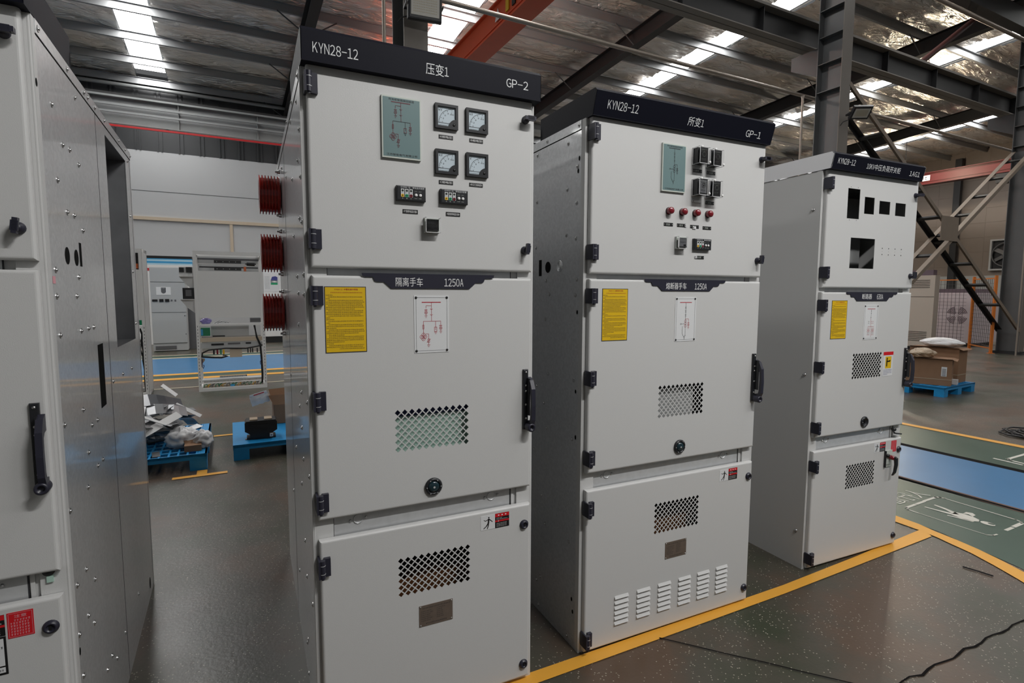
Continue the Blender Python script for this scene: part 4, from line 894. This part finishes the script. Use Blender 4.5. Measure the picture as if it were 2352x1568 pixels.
mb = MB(); mb.lathe((.692,-.006,.588),(0,-1,0),[(.014,0),(.013,.030),(.001,.032)],'red_plastic',16); prismx(mb, [(-.036,.600),(-.050,.592),(-.052,.55),(-.044,.50),(-.030,.478),(-.026,.480),(-.034,.505),(-.038,.55),(-.034,.585)], .684, .700, 'black'); mb.build('switch_handle', low)
mb = MB(); mb.lathe((.752,.026,.752),(0,-1,0),[(.010,0),(.009,.02),(.001,.021)],'bezel',12); mb.cbox((.765,.0,.728),(.055,.018,.007),'bezel',Matrix.Rotation(.15,3,'Y')); mb.cyl((.748,.02,.75),(.748,.005,.728),.005,'bezel',8); mb.build('interlock_lever', c)

# ================================================================== things further back
def lumpy(seed, sx, sy, sz, m, amp=.25, n=14, fr=2.2, flat_=True):
    """crumpled closed blob resting on z=0"""
    mb = MB(); vs = []; k = n*2
    for j in range(n+1):
        th = PI*j/n
        for i in range(k):
            ph = 2*PI*i/k; d = Vector((math.sin(th)*math.cos(ph), math.sin(th)*math.sin(ph), math.cos(th)))
            q = 1+amp*noise.noise(d*fr+Vector((seed*3.1,seed,0)))+amp*.6*abs(noise.noise(d*fr*2.7+Vector((0,seed,seed*2))))-amp*.2
            z = d.z*q; vs.append((d.x*q*sx, d.y*q*sy, max(0,(z+.75)/1.75)*sz*1.05))
    fs = [(j*k+i,j*k+(i+1)%k,(j+1)*k+(i+1)%k,(j+1)*k+i) for j in range(n) for i in range(k)]
    return mb.add(vs, fs, m, not flat_)
def pallet(loc, rz, Lx, Ly, label, solid=False):
    """plastic pallet, origin at its front-left floor corner"""
    t = thing('plastic_pallet', label, 'pallet', loc, rz, 'blue plastic pallets on the hall floor')
    mb = MB(); H = .15
    if solid: mb.box(0,Lx,0,Ly,H-.03,H,'pallet_blue')
    else:
        nx = max(2,round(Lx/.075)); ny = max(2,round(Ly/.125))
        for i in range(nx+1): x = (Lx-.016)*i/nx; mb.box(x,x+.016,0,Ly,H-.022,H,'pallet_blue')
        for j in range(ny+1): y = (Ly-.03)*j/ny; mb.box(0,Lx,y,y+.03,H-.022,H-.001,'pallet_blue')
        mb.box(Lx-.07,Lx,0,Ly,H-.03,H,'pallet_blue'); mb.box(0,.07,0,Ly,H-.03,H,'pallet_blue')
    for a in ((0,Lx,0,.012),(0,Lx,Ly-.012,Ly)): mb.box(a[0],a[1],a[2],a[3],H-.05,H-.001,'pallet_blue')
    for x in (0,Lx-.012): mb.box(x,x+.012,0,Ly,H-.05,H-.001,'pallet_blue')
    mb.build('deck', t)
    for x in (0,Lx/2-.07,Lx-.14):
        for y in (0,Ly/2-.07,Ly-.14):
            m = MB(); m.box(x+.002,x+.138,y+.002,y+.138,0,H-.024,'pallet_blue'); m.box(x+.05,x+.09,y-.0,y+.003,0.0,.02,'black') if 0 else None; m.build('foot', t)
    return t
# --- left pallet with the heap
PX, PY = -1.42, 3.64
pallet(B(PX,PY), BETA, 1.10, 1.26, 'blue grid pallet under the heap of metal offcuts, left aisle')
def sheet_piece(name, label, cat, pos, size, rot, m, group=None, bend=0):
    mb = MB(); L, w, th = size; n = 6 if bend else 1; vs = []
    for i in range(n+1):
        x = -L/2+L*i/n; z = bend*math.sin(PI*i/n*1.3)
        for y in (-w/2,w/2):
            for q in (0,th): vs.append((x,y,z+q))
    fs = []
    for i in range(n):
        a = 4*i; b = a+4; fs += [(a,b,b+2,a+2),(a+1,a+3,b+3,b+1),(a,a+1,b+1,b),(a+2,b+2,b+3,a+3)]
    fs += [(0,2,3,1),(4*n,4*n+1,4*n+3,4*n+2)]
    mb.add(vs, fs, m); o = mb.build(name); o.location = B(*pos); o.rotation_euler = (rot[0],rot[1],rot[2]+BETA)
    return tag(o, label, cat, group)
o = lumpy(6,.26,.20,.20,'offcut_grey',.3,16,2.4).build('film_heap',None,B(-.84,4.36,.151),.2); tag(o,'crumpled grey sheet waste forming the core of the heap','waste')
rnd = random.Random(11)
gl = 'offcuts heaped on the left blue pallet'
lab_grey = 'thin dull offcut strip among others in the heap on the left blue pallet'
for k in range(34):
    u = rnd.random(); v = rnd.random(); x = -1.20+.72*u; y = 3.95+.62*v
    hgt = .30*max(0,1-((x+.83)/.45)**2-((y-4.35)/.55)**2)+.02
    sheet_piece('metal_offcut', lab_grey, 'offcut', (x,y,.175+hgt*rnd.uniform(.75,1.0)), (rnd.uniform(.22,.46),rnd.uniform(.03,.12),.004), (rnd.uniform(-.5,.5),rnd.uniform(-.45,.45),rnd.uniform(0,3.1)), rnd.choice(['offcut_grey','offcut_grey','offcut_dark','offcut_grey','film_white','offcut_grey']), gl, rnd.choice([0,0,.015]))
for nm, lb, p, s, r, m, bd in (
 ('metal_offcut','broad white offcut lying slanted across the front of the heap',(-.72,3.98,.36),(.44,.085,.004),(.5,-.35,.62),'offcut_white',0),
 ('metal_offcut','short white offcut standing up on top of the heap',(-.665,4.55,.60),(.17,.055,.004),(.4,.75,-.1),'offcut_white',0),
 ('metal_offcut','white offcut sticking out from the right side of the heap',(-.50,4.45,.40),(.26,.045,.004),(.5,.55,-.2),'offcut_white',0),
 ('metal_offcut','long pale flat bar crossing the middle of the heap',(-.79,4.02,.43),(.34,.03,.006),(.3,.35,-.4),'offcut_white',0),
 ('metal_offcut','pale notched offcut at the left of the heap',(-.95,4.0,.42),(.28,.06,.004),(.5,.1,-.25),'offcut_white',0),
 ('metal_offcut','narrow grey bar leaning upright in the middle of the heap',(-.86,4.0,.46),(.30,.028,.006),(.2,.95,.9),'offcut_grey',0),
 ('folded_sheet','large grey folded sheet lying on top of the heap',(-.76,4.45,.50),(.44,.24,.005),(.32,.12,.25),'offcut_dark',.03),
 ('folded_sheet','second grey sheet with a shiny crease below the top of the heap',(-.70,4.30,.44),(.40,.16,.005),(.45,.05,.2),'offcut_grey',.03)):
    sheet_piece(nm, lb, 'offcut', p, s, r, m, gl if nm == 'metal_offcut' else None, bd)
o = lumpy(2,.14,.12,.17,'film_white',.34,20,2.6,False).build('plastic_bag',None,B(-.53,3.98,.152),.3); tag(o,'clear crumpled plastic bag beside the small carton on the left pallet','plastic bag')
o = lumpy(5,.085,.08,.15,'film_white',.34,20,2.6,False).build('plastic_bag',None,B(-.355,3.88,.152),.9); tag(o,'white crumpled plastic bag at the right corner of the left pallet','plastic bag')
t = thing('small_carton','small brown carton at the front corner of the left pallet','box',B(-.50,3.745,.151),BETA+.02)
m = MB(); m.box(0,.135,0,.10,0,.055,'cardboard'); m.build('carton_body',t); m = MB(); m.add([(0,.1,.055),(.135,.1,.055),(.15,.14,.075),(-.01,.14,.075)],[(0,1,2,3)],'cardboard'); m.add([(0,0,.0552),(.135,0,.0552),(.13,-.0,.0553),(.005,-.0,.0553)],[(0,1,2,3)],'cardboard'); m.build('flap',t)
o = MB().box(-.03,.03,-.09,.09,0,.003,'offcut_grey').build('metal_offcut',None,B(-.72,3.78,.151),.15); tag(o,'flat metal strip lying on the front deck of the left pallet','offcut')
# --- right pallet with the black transformer
pallet(B(-.11,3.80), BETA, 1.1, 1.02, 'blue solid-deck pallet under the black cast transformer', True)
t = thing('cast_transformer','black cast resin transformer with notched sides on the right blue pallet','transformer',B(.145,4.02,.151),BETA-.03)
m = MB(); m.prism([(-.10,.02),(.10,.02),(.10,.055),(.145,.085),(.145,.165),(.13,.185),(-.13,.185),(-.145,.165),(-.145,.085),(-.10,.055)],-.09,.09,'black'); m.box(-.09,.07,-.097,-.09,.11,.15,'black'); m.build('resin_body',t)
m = MB(); m.box(-.13,.13,-.07,.07,0,.02,'steel_dark'); m.build('mounting_base',t)
m = MB(); m.box(-.10,-.03,-.06,.06,.185,.194,'tape'); m.build('terminal',t); m = MB(); m.box(.03,.10,-.06,.06,.185,.194,'tape'); m.build('terminal',t)
m = MB(); m.box(.075,.105,-.112,-.09,.022,.052,'plate_white'); m.disc(.09,.037,-.1125,.006,'ink',10); m.build('secondary_block',t)
m = MB(); m.box(-.145,-.11,-.07,-.03,0,.006,'brass_plate'); m.build('earth_tab',t)
t = thing('open_carton','open tall brown carton behind the black transformer','box',B(.30,4.55,.151),BETA)
m = MB(); Hc = .21
for a in ((0,.4,0,.004),(0,.4,.296,.3)): m.box(*a,0,Hc,'cardboard')
for a in ((0,.004,0,.3),(.396,.4,0,.3)): m.box(*a,0,Hc,'cardboard')
m.box(0,.4,0,.3,0,.004,'cardboard'); m.box(.02,.38,.02,.28,.004,Hc-.03,'cardboard_dark'); m.build('carton_body',t)
for q in ([(0,0,Hc),(.4,0,Hc),(.37,.04,Hc+.105),(-.05,.03,Hc+.105)],[(0,.3,Hc),(.4,.3,Hc),(.40,.36,Hc+.14),(-.03,.36,Hc+.12)],[(0,0,Hc),(0,.3,Hc),(-.045,.34,Hc+.10),(-.055,.0,Hc+.11)]):
    m = MB(); m.add(q,[(0,1,2,3)],'cardboard'); m.build('flap',t)
mb = MB(); vs = []
for side in (-1,1):
    for jj in range(9):
        for ii in range(11):
            a = ii/10-.5; c_ = jj/8; th = .018*math.sin(PI*c_)*math.cos(PI*a); vs.append((a*.19+.01*noise.noise((a*4,c_*4,side)), side*th+.012*noise.noise((a*7,c_*7,3+side)), c_*.105+.008*noise.noise((a*6,c_*3,9))))
mb.add(vs, [(s_*99+jj*11+ii,s_*99+jj*11+ii+1,s_*99+jj*11+ii+12,s_*99+jj*11+ii+11) for s_ in (0,1) for jj in range(8) for ii in range(10)], 'film', True)
o = mb.build('plastic_bag',None,B(.175,4.565,.385),.25); o.rotation_euler = (0,-.22,.25); tag(o,'clear plastic bag with a labelled header hanging on the open carton flap','plastic bag')
m = MB(); m.box(-.09,.09,-.003,.003,.105,.125,'film_white'); m.box(-.05,.06,-.004,.004,.108,.119,'red_stripe'); m.build('header_card',o)
# --- open low voltage cabinets
def lv_posts(t, Wd, Dp, H, m='lv_white'):
    for x in (0,Wd-.045):
        for y in (0,Dp-.045):
            mb = MB(); mb.box(x,x+.045,y,y+.045,0,H,m)
            for k in range(40): mb.box(x+.018,x+.026,y-.0006,y+.001,.1+.052*k,.125+.052*k,'lv_grey_dark') if y == 0 and .1+.052*k < 1.05 else None
            mb.build('post', t)
def lv_rails(t, Wd, Dp, H, m='lv_white'):
    for z in (.0,H-.05):
        for a in ((.045,Wd-.045,0,.04),(.045,Wd-.045,Dp-.04,Dp),(0,.045,.045,Dp-.045),(Wd-.045,Wd,.045,Dp-.045)):
            mb = MB(); mb.box(a[0],a[1],a[2],a[3],z,z+.05,m); mb.build('rail', t)
def cable(t, pts, r, m, nm='cable'): mb = MB(); mb.tube(pts, r, m, 7); return mb.build(nm, t)
t = thing('open_frame_cabinet','tall open cabinet frame with a blank white mounting plate and loose wiring','cabinet',B(-.58,8.06),BETA)
lv_posts(t,1.0,.6,2.24); lv_rails(t,1.0,.6,2.24)
m = MB(); m.box(.05,.95,.02,.024,1.185,1.93,'lv_white'); m.build('mounting_plate',t)
m = MB(); m.box(.045,.955,.55,.556,1.93,2.19,'lv_grey'); m.build('back_plate',t)
m = MB(); m.box(.05,.95,.05,.08,2.035,2.05,'lv_white'); m.build('busbar',t); m = MB(); m.box(.08,.93,.10,.13,1.985,2.005,'black'); m.build('busbar',t); m = MB(); m.box(.05,.95,.30,.34,2.12,2.15,'lv_grey_dark'); m.build('busbar',t)
for z in (2.06,1.945):
    m = MB(); m.box(.29,.68,.04,.10,z,z+.045,'black'); 
    for k in range(4): m.disc(.33+.09*k,z+.022,.039,.006,'mimic_frame',8)
    m.build('busbar_clamp',t)
m = MB(); m.cyl((.76,.06,2.055),(.88,.06,2.05),.028,'black',10); m.box(.74,.90,.05,.09,2.045,2.065,'black'); m.build('hand_drill',t)
m = MB(); m.box(.715,.75,.03,.06,1.935,2.01,'orange_dev'); m.build('orange_clip',t)
m = MB(); m.box(.045,.955,0,.04,1.055,1.085,'lv_white'); m.build('cross_rail',t)
m = lumpy(3,.08,.05,.09,'purple_film'); m.build('film_bundle',t,(.14,.08,1.086))
for k in range(5): cable(t,[(.24+.02*k,.05,1.095),(.30+.03*k,.07,1.12+.01*math.sin(k)),(.40+.02*k,.06,1.10),(.46+.01*k,.08,1.11)],.004,'lv_grey_dark' if k%2 else 'plate_white','loose_wire')
m = MB(); m.box(.78,.94,.05,.2,1.10,1.17,'lv_grey_dark'); m.build('terminal_box',t)
m = MB(); m.box(.06,.19,.10,.2,.89,1.02,'green_dev'); m.box(.06,.09,.09,.1,.90,1.0,'sky_blue'); m.build('green_device',t)
m = MB(); m.box(.20,.76,.22,.24,.87,1.05,'lv_grey'); m.build('device_plate',t)
m = MB(); m.box(.22,.40,.19,.22,.865,.885,'black'); m.build('terminal_strip',t)
m = MB(); m.box(.05,.95,.05,.09,.795,.86,'trim_beige'); m.build('cable_duct',t)
m = MB(); m.box(.05,.95,.06,.10,.69,.775,'lv_grey'); m.box(.20,.38,.055,.06,.735,.765,'black'); m.box(.44,.62,.055,.06,.745,.77,'lv_grey_dark'); m.box(.70,.78,.055,.06,.745,.77,'black'); m.build('device_rail',t)
cable(t,[(.06,.05,.55),(.07,.045,.62),(.16,.04,.665),(.40,.04,.685),(.70,.04,.67),(.88,.04,.70),(.95,.05,.72)],.012,'black','wiring_harness')
cable(t,[(.06,.05,.56),(.20,.04,.545),(.34,.04,.535),(.43,.04,.555),(.36,.05,.575)],.016,'black','wiring_harness')
for x, c in ((.22,'black'),(.27,'red_plastic'),(.32,'green_dev'),(.36,'led_yellow')): m = MB(); m.box(x,x+.025,.03,.06,.59,.665,c); m.build('terminal_block',t)
m = MB(); m.box(.46,.64,.05,.055,.53,.67,'trim_beige'); m.build('paper_tag',t)
for x in (.72,.76,.79,.86): m = MB(); m.box(x,x+.018,.04,.06,.60,.67,'black'); m.build('hanging_clip',t)
m = MB(); m.prism([(.05,.43),(.10,.50),(.10,.53),(.05,.54)],.04,.05,'tape'); m.build('paper_tag',t)
cable(t,[(.045+.02,.03,.52),(.06,.03,.40),(.075,.03,.37),(.085,.03,.41),(.08,.03,.43)],.006,'navy')
for x, b in ((.935,0),(.925,.02)): cable(t,[(x-.10+b,.05,1.05),(x-.06,.05,.85),(x-.01,.05,.72),(x,.05,.5),(x+.005,.05,.25),(x,.05,.08)],.011,'black')
cable(t,[(.94,.04,.48),(.905,.04,.44),(.91,.04,.39),(.94,.04,.40)],.005,'navy')
m = MB(); m.box(.30,.70,.08,.12,.20,.225,'lv_grey_dark'); 
for k in range(24): m.box(.305+.016*k,.313+.016*k,.078,.08,.20,.225,'plate_white')
m.build('terminal_strip',t)
m = MB(); m.box(.05,.95,.06,.30,.155,.175,'lv_grey'); m.build('cross_rail',t)
m = MB()
for k in range(16): x = .14+.05*k; m.lathe((x,.055,.150),(0,-1,0),[(.008,0),(.007,.006),(.001,.008)],'screw',8)
m.build('screw_row',t)
for k in range(16):
    x = .07+.055*k; c = ('green_dev','led_yellow','lv_grey_dark','green_dev')[k%4]; cable(t,[(x,.06,.055),(x+.02*math.sin(k),.05,.09),(x+.04,.06,.11),(x+.05*math.cos(k*2),.09,.07)],.006,c,'earth_wire')
m = MB(); m.box(.45,.51,.04,.07,.055,.085,'sky_blue'); m.build('cable_clamp',t)
for z, H in ((1.835,.20),(1.475,.22)):      # two open trays folded out at the left
    m = MB(); m.prism([(-.20,z),(0,z),(0,z-.22),(-.10,z-.135)],.10,.106,'lv_white'); m.box(-.20,0,.0,.106,z,z+.006,'lv_white'); m.build('side_tray',t)
m = MB(); m.box(-.19,-.13,.03,.09,1.905,1.975,'black'); m.build('breaker',t); m = MB(); m.box(-.10,-.02,.03,.09,1.90,1.985,'black'); m.build('breaker',t); m = MB(); m.box(-.20,0,.09,.096,1.842,1.99,'lv_white'); m.build('breaker_plate',t)
m = MB(); m.box(-.16,0,.04,.10,1.483,1.66,'black'); m.box(-.12,-.04,.035,.04,1.53,1.63,'lv_grey_dark'); m.build('breaker',t)
t = thing('open_frame_cabinet','narrow view of an open cabinet with side wall beyond the left riveted panel','cabinet',B(-2.05,8.03),BETA)
lv_posts(t,.81,.55,2.24); lv_rails(t,.81,.55,2.24)
m = MB(); m.box(.806,.81,0,.55,.0,2.24,'lv_grey'); m.build('side_wall',t)
m = MB(); m.box(.05,.79,.004,.010,1.17,1.93,'lv_white'); m.build('mounting_plate',t)
m = MB(); m.box(.05,.79,.2,.21,1.93,2.19,'black'); m.box(.68,.75,.05,.2,1.95,2.02,'orange_dev'); m.box(.68,.75,.05,.2,2.02,2.10,'black'); m.build('device_row',t)
m = MB(); m.box(.05,.79,.0,.04,1.045,1.075,'lv_white'); m.build('cross_rail',t); m = MB(); m.box(.66,.76,.06,.16,1.09,1.165,'led_green'); m.box(.69,.73,.05,.06,1.10,1.15,'black'); m.build('terminal_block',t)
cable(t,[(.73,.03,1.04),(.755,.03,.95),(.745,.03,.85),(.76,.03,.7),(.75,.03,.55),(.765,.03,.4),(.76,.03,.2),(.765,.03,.07)],.014,'black'); cable(t,[(.71,.03,.9),(.74,.03,.82),(.72,.03,.72),(.75,.03,.6)],.010,'black')
# --- finished grey cabinet with the shield emblem
t = thing('control_cabinet','closed grey cabinet with a dark shield emblem and small meters far behind','cabinet',B(-1.95,15.35),BETA)
m = MB(); m.box(0,.8,0,1.0,.02,2.25,'lv_grey'); m.box(.8,1.02,.5,.6,.0,1.3,'lv_grey_dark'); m.build('cabinet_body',t)
m = MB(); m.box(.01,.79,-.02,-.001,1.87,2.23,'lv_grey'); m.build('upper_panel',t); m = MB(); m.box(.01,.79,-.02,-.001,1.06,1.85,'lv_grey'); m.build('meter_panel',t); dd = MB(); dd.box(.01,.79,-.02,-.001,.23,1.04,'lv_grey'); dr = dd.build('cabinet_door',t)
m = MB(); m.box(.745,.765,-.03,-.02,.95,.97,'black'); m.build('lock',dr); m = MB(); m.box(.755,.775,-.03,-.02,.45,.47,'black'); m.build('lock',dr)
m = MB(); m.box(.05,.53,-.012,-.001,.06,.15,'lv_grey_dark'); m.build('vent',t)
m = MB(); m.box(.13,.46,-.024,-.02,1.52,1.73,'lv_white'); m.prism([(.24,1.715),(.35,1.715),(.35,1.60),(.335,1.575),(.295,1.555),(.255,1.575),(.24,1.60)],-.027,-.024,'lv_grey_dark'); m.script(.255,.335,1.68,.02,-.0275,'lv_grey'); m.build('emblem_plate',t)
for x0, x1, z0, z1 in ((.03,.15,1.345,1.40),(.19,.285,1.335,1.41),(.32,.415,1.335,1.41)): m = MB(); m.box(x0,x1,-.035,-.02,z0,z1,'black'); m.build('panel_meter',t)
for x in (.45,.535): m = MB(); m.box(x,x+.04,-.03,-.02,1.355,1.395,'lv_grey_dark'); m.build('push_button',t)
# striped machine and white machine at the back
t = thing('striped_machine','large machine housing striped blue, white and red along its top by the far wall','machine',B(-3.2,17.8),BETA)
m = MB(); m.box(0,2.1,0,1.6,0,2.24,'lv_white'); m.build('housing',t)
for z0, z1, c in ((2.24,2.32,'red_stripe'),(2.32,2.42,'lv_white'),(2.42,2.47,'pale_blue'),(2.47,2.53,'sky_blue'),(2.53,2.58,'pale_blue'),(2.58,2.61,'sky_blue'),(2.61,2.69,'black')):
    m = MB(); m.box(-.01,2.11,-.01,1.6,z0,z1,c); m.build('stripe',t)
t = thing('white_machine','white machine cabinet on a black base with a posted sheet, behind the red bushings','machine',B(.86,17.0),BETA)
m = MB(); m.box(0,1.6,0,1.2,.20,2.35,'lv_white'); m.build('housing',t); m = MB(); m.box(.03,1.57,.03,1.17,0,.20,'black'); m.build('base',t)
m = MB(); m.box(.03,.47,-.004,-.001,1.62,2.22,'plate_white'); m.flat(.22,.42,1.84,1.90,-.005,'led_green'); m.flat(.22,.42,1.90,1.98,-.005,'offcut_grey'); m.prism([(.22,1.98),(.42,1.98),(.42,2.08),(.36,2.11),(.26,2.09)],-.0055,-.005,'blue_ink'); m.prism([(.23,1.935),(.33,1.96),(.42,1.93),(.33,1.915)],-.0058,-.0056,'white')
for k in range(10): m.script(.05,.2,2.08-.04*k,.014,-.005,'ink',.016)
m.build('posted_sheet',t)
# --- right side of the hall
pallet(B(9.71,2.44), BETA+.06, 1.12, 1.1, 'blue pallet carrying two large cartons on the right', False)
def carton(loc, rz, x, y, z, label, lab):
    t = thing('large_carton', label, 'box', loc, rz)
    m = MB(); m.box(0,x,0,y,0,z,'cardboard'); m.build('carton_body', t)
    m = MB(); 
    for k in (-1,1): pass
    m.box(-.002,x+.002,-.002,y+.002,z*.22,z*.245,'tape'); m.build('strap', t)
    m = MB(); m.add([(0,0,z),(x,0,z),(x+.02,-.06,z-.02),(-.02,-.06,z-.02)],[(0,1,2,3)],'cardboard'); m.add([(0,0,z),(0,y,z),(-.05,y+.02,z+.01),(-.05,-.02,z+.01)],[(0,1,2,3)],'cardboard'); m.build('flap', t)
    if lab: m = MB(); m.box(-.003,-.001,.06,.13,.15,.30,'plate_white'); [m.box(-.004,-.003,.07,.12,.16+.02*k,.168+.02*k,'ink') for k in range(6)]; m.build('shipping_label', t)
    return t
carton(B(9.97,2.475,.151), BETA+.36, .42, .60, .42, 'nearer wide brown carton with a white label on the right pallet', True)
carton(B(10.45,2.60,.151), BETA+.08, .34, .7, .56, 'taller brown carton behind, with a white bag on top', False)
o = lumpy(4,.16,.30,.14,'film_white',.18,14,1.6).build('plastic_sack',None,B(10.60,2.92,.722),.2); tag(o,'white plastic sack lying on the taller carton','sack')
o = lumpy(9,.22,.16,.14,'tape',.25,14,1.8).build('cloth_bundle',None,B(9.98,2.90,.582),.2); tag(o,'pale cloth bundle on the nearer carton behind the rightmost cabinet','cloth')
o = MB().box(0,.11,0,.10,0,.08,'film_white').build('wrapped_pack',None,B(10.22,2.50,.152),.3); tag(o,'small white wrapped pack between the two cartons on the right pallet','package')
t = thing('electrical_cabinet','beige cabinet with louvres standing behind the cartons','cabinet',B(17.5,6.28),BETA)
m = MB(); m.box(0,.25,0,1.25,.10,2.14,'beige'); m.box(-.004,0,.0,1.25,1.53,1.545,'beige_dark'); m.build('cabinet_body',t); m = MB(); m.box(.03,.22,.03,1.22,0,.10,'black'); m.build('base',t); m = MB(); m.box(.03,.22,.07,1.25,2.14,2.29,'plum'); m.build('top_unit',t)
for z0, n in ((1.80,5),(.28,6)):
    m = MB()
    for k in range(n): m.prismz([(-.012,.14),(0,.12),(0,1.0),(-.012,.98)],z0+.05*k,z0+.012+.05*k,'beige_dark')
    m.build('louvre',t)
t = thing('fan_machine','pinkish white machine with a four-part arc vent pattern behind the orange fence','machine',B(20.2,6.45),BETA)
m = MB(); m.box(0,1.6,0,1.0,.10,1.66,'machine_pink'); m.build('housing',t); m = MB(); m.box(.05,1.5,.2,1.3,1.66,1.78,'plum'); m.build('top_unit',t); m = MB(); m.box(.05,1.5,.05,.95,0,.10,'black'); m.build('base',t)
m = MB(); m.box(.1,1.5,1.0,1.6,.75,1.3,'beige'); m.build('side_unit',t); m = MB(); m.box(.06,.12,1.04,1.36,1.02,1.34,'black'); m.build('screen',t); m = MB(); m.box(.1,.6,1.02,1.35,.3,.6,'beige'); m.build('lower_box',t); m = MB(); m.box(.2,.4,1.1,1.3,0,.3,'black'); m.build('leg',t); m = MB(); m.box(1.2,1.4,1.35,1.55,0,.75,'black'); m.build('leg',t)
for q in range(4):
    m = MB()
    for k in range(6):
        r = .08+.038*k; a0 = PI/4+PI/2*q-.52; pts = [a0+1.04*i/8 for i in range(9)]
        for a, b in zip(pts, pts[1:]):
            y0, z0, y1, z1 = .42+r*math.cos(a), .95+r*math.sin(a), .42+r*math.cos(b), .95+r*math.sin(b); d = Vector((y1-y0,z1-z0)).normalized()*.011
            m.add([(-.003,y0-d.y,z0+d.x),(-.003,y1-d.y,z1+d.x),(-.003,y1+d.y,z1-d.x),(-.003,y0+d.y,z0-d.x)],[(0,1,2,3)],'plum')
    m.build('vent_arc',t)
def fence(p, q, label, post2=True):
    a = Vector((p[0],p[1],0)); b = Vector((q[0],q[1],0)); L = (b-a).length; ang = math.atan2(b.y-a.y,b.x-a.x)
    t = thing('mesh_fence', label, 'fence', B(p[0],p[1]), BETA+ang, 'orange framed mesh guard panels')
    for x in (0,L) if post2 else (L,): m = MB(); m.box(x-.03,x+.03,-.03,.03,0,2.12,'fence_orange'); m.box(x-.07,x+.07,-.07,.07,0,.01,'fence_orange'); m.build('post',t)
    for z in (.12,2.03): m = MB(); m.box(.03,L-.03,-.015,.015,z,z+.03,'fence_orange'); m.build('rail',t)
    m = MB(); n = int(L/.105)
    for k in range(1,n): x = L*k/n; m.box(x-.0035,x+.0035,-.0035,.0035,.15,2.03,'wire_dark')
    for k in range(17): z = .2+.107*k; m.box(.03,L-.03,-.0035,.0035,z-.0035,z+.0035,'wire_dark')
    m.build('wire_mesh',t)
fence((19.30,6.12),(18.36,5.24),'orange mesh guard panel turned towards the dark right column')
fence((19.47,6.32),(19.72,7.75),'orange mesh guard panel in front of the arc vent machine', False)
t = thing('exhaust_fan','square wall exhaust fan high on the right end wall','fan',B(34.9,10.55,2.85),BETA)
m = MB(); 
for a in ((0,1.4,0,.08),(0,1.4,1.5,1.58),(0,.08,.08,1.5),(1.32,1.4,.08,1.5)): m.box(-.12,.04,a[0],a[1],a[2],a[3],'lv_grey')
m.build('frame',t); m = MB(); m.box(.04,.06,.08,1.32,.08,1.5,'black'); m.build('shutter',t)
m = MB(); m.tube([(-.1,.7+.6*math.cos(2*PI*k/24),.79+.6*math.sin(2*PI*k/24)) for k in range(25)],.035,'lv_grey_dark',6); m.build('guard_ring',t)
m = MB()
for k in range(6):
    a = 2*PI*k/6; R = Matrix.Rotation(a,3,'X') @ Matrix.Rotation(.5,3,'Z'); m.cbox(Vector((-.04,.7,.79))+Matrix.Rotation(a,3,'X')@Vector((0,0,.33)),(.02,.20,.46),'offcut_grey',R)
m.build('blade',t); m = MB(); m.cyl((-.10,.7,.79),(.02,.7,.79),.12,'lv_grey_dark',16); m.build('hub',t)
m = MB(); m.box(-.12,.12,-.15,.15,0,roof_z(13.5)-.4,'steel_dark'); o = m.build('wall_post',None,B(34.7,13.5),BETA); tag(o,'dark steel post against the right end wall','post')
# loose cables on the floor by the far lane
rc = random.Random(3)
m = MB(); cx, cy = 7.93, 1.02
for k in range(7):
    pts = []; ph = rc.random()*6; a0 = rc.uniform(.18,.42)
    for i in range(26): a = ph+i*.42; r = a0+.07*math.sin(i*1.3+k); pts.append((cx+r*math.cos(a)+.05*k*.3, cy-.15+r*.9*math.sin(a)+.1*math.sin(k), .012+.006*(k%4)+.004*math.sin(i)))
    m.tube(pts,.009,'black',6)
m.tube([(8.02,.75,.01),(8.05,.95,.012),(8.0,1.05,.01),(8.12,1.18,.01)],.0065,'black',6); o = m.build('cable_coil'); tag(o,'tangle of thin black cable lying on the floor at the right edge','cable')
m = MB(); m.tube([(3.68,-.262,.006),(3.70,-.33,.006),(3.712,-.395,.006)],.004,'black',6); o = m.build('wire_scrap'); tag(o,'short black piece of wire lying on the brown floor inside the yellow corner','wire')

# ------------------------------------------------------------------ light and view
for x, LAMP_W in ((1.75,185),(3.4,46),(5.0,46)):        # unseen lamps added over the aisle to brighten the upper cabinet fronts
    y = -2.9; z = 4.7; m = MB(); m.box(x-.6,x+.6,y-.12,y+.12,z,z+.05,'lv_grey')
    for k in (-.5,.5): m.cyl((x+k,y,z+.05),(x+k,y,roof_z(y)-.15),.008,'steel_dark',6)
    m.build('added_front_lamp', ceil)
    ld = bpy.data.lights.new('added_front_light','AREA'); ld.shape = 'RECTANGLE'; ld.size = 1.15; ld.size_y = .2; ld.energy = LAMP_W; ld.color = (1,.99,.97)
    lo = bpy.data.objects.new('added_front_light', ld); COL.objects.link(lo); lo.parent = ceil; lo.location = (x,y,z-.01); lo.rotation_euler = (.45,0,0)
w = bpy.data.worlds.new('sky'); S.world = w; w.use_nodes = True
w.node_tree.nodes['Background'].inputs[0].default_value = (.96,.98,1,1); w.node_tree.nodes['Background'].inputs[1].default_value = .12
S.view_settings.view_transform = 'Standard'; S.view_settings.look = 'None'; S.view_settings.gamma = 1; S.view_settings.exposure = 0
S.view_settings.use_curve_mapping = False
S.cycles.use_denoising = True; S.cycles.use_adaptive_sampling = True; S.cycles.adaptive_threshold = .02; S.cycles.max_bounces = 7; S.cycles.diffuse_bounces = 4; S.cycles.glossy_bounces = 4; S.cycles.caustics_reflective = False; S.cycles.caustics_refractive = False
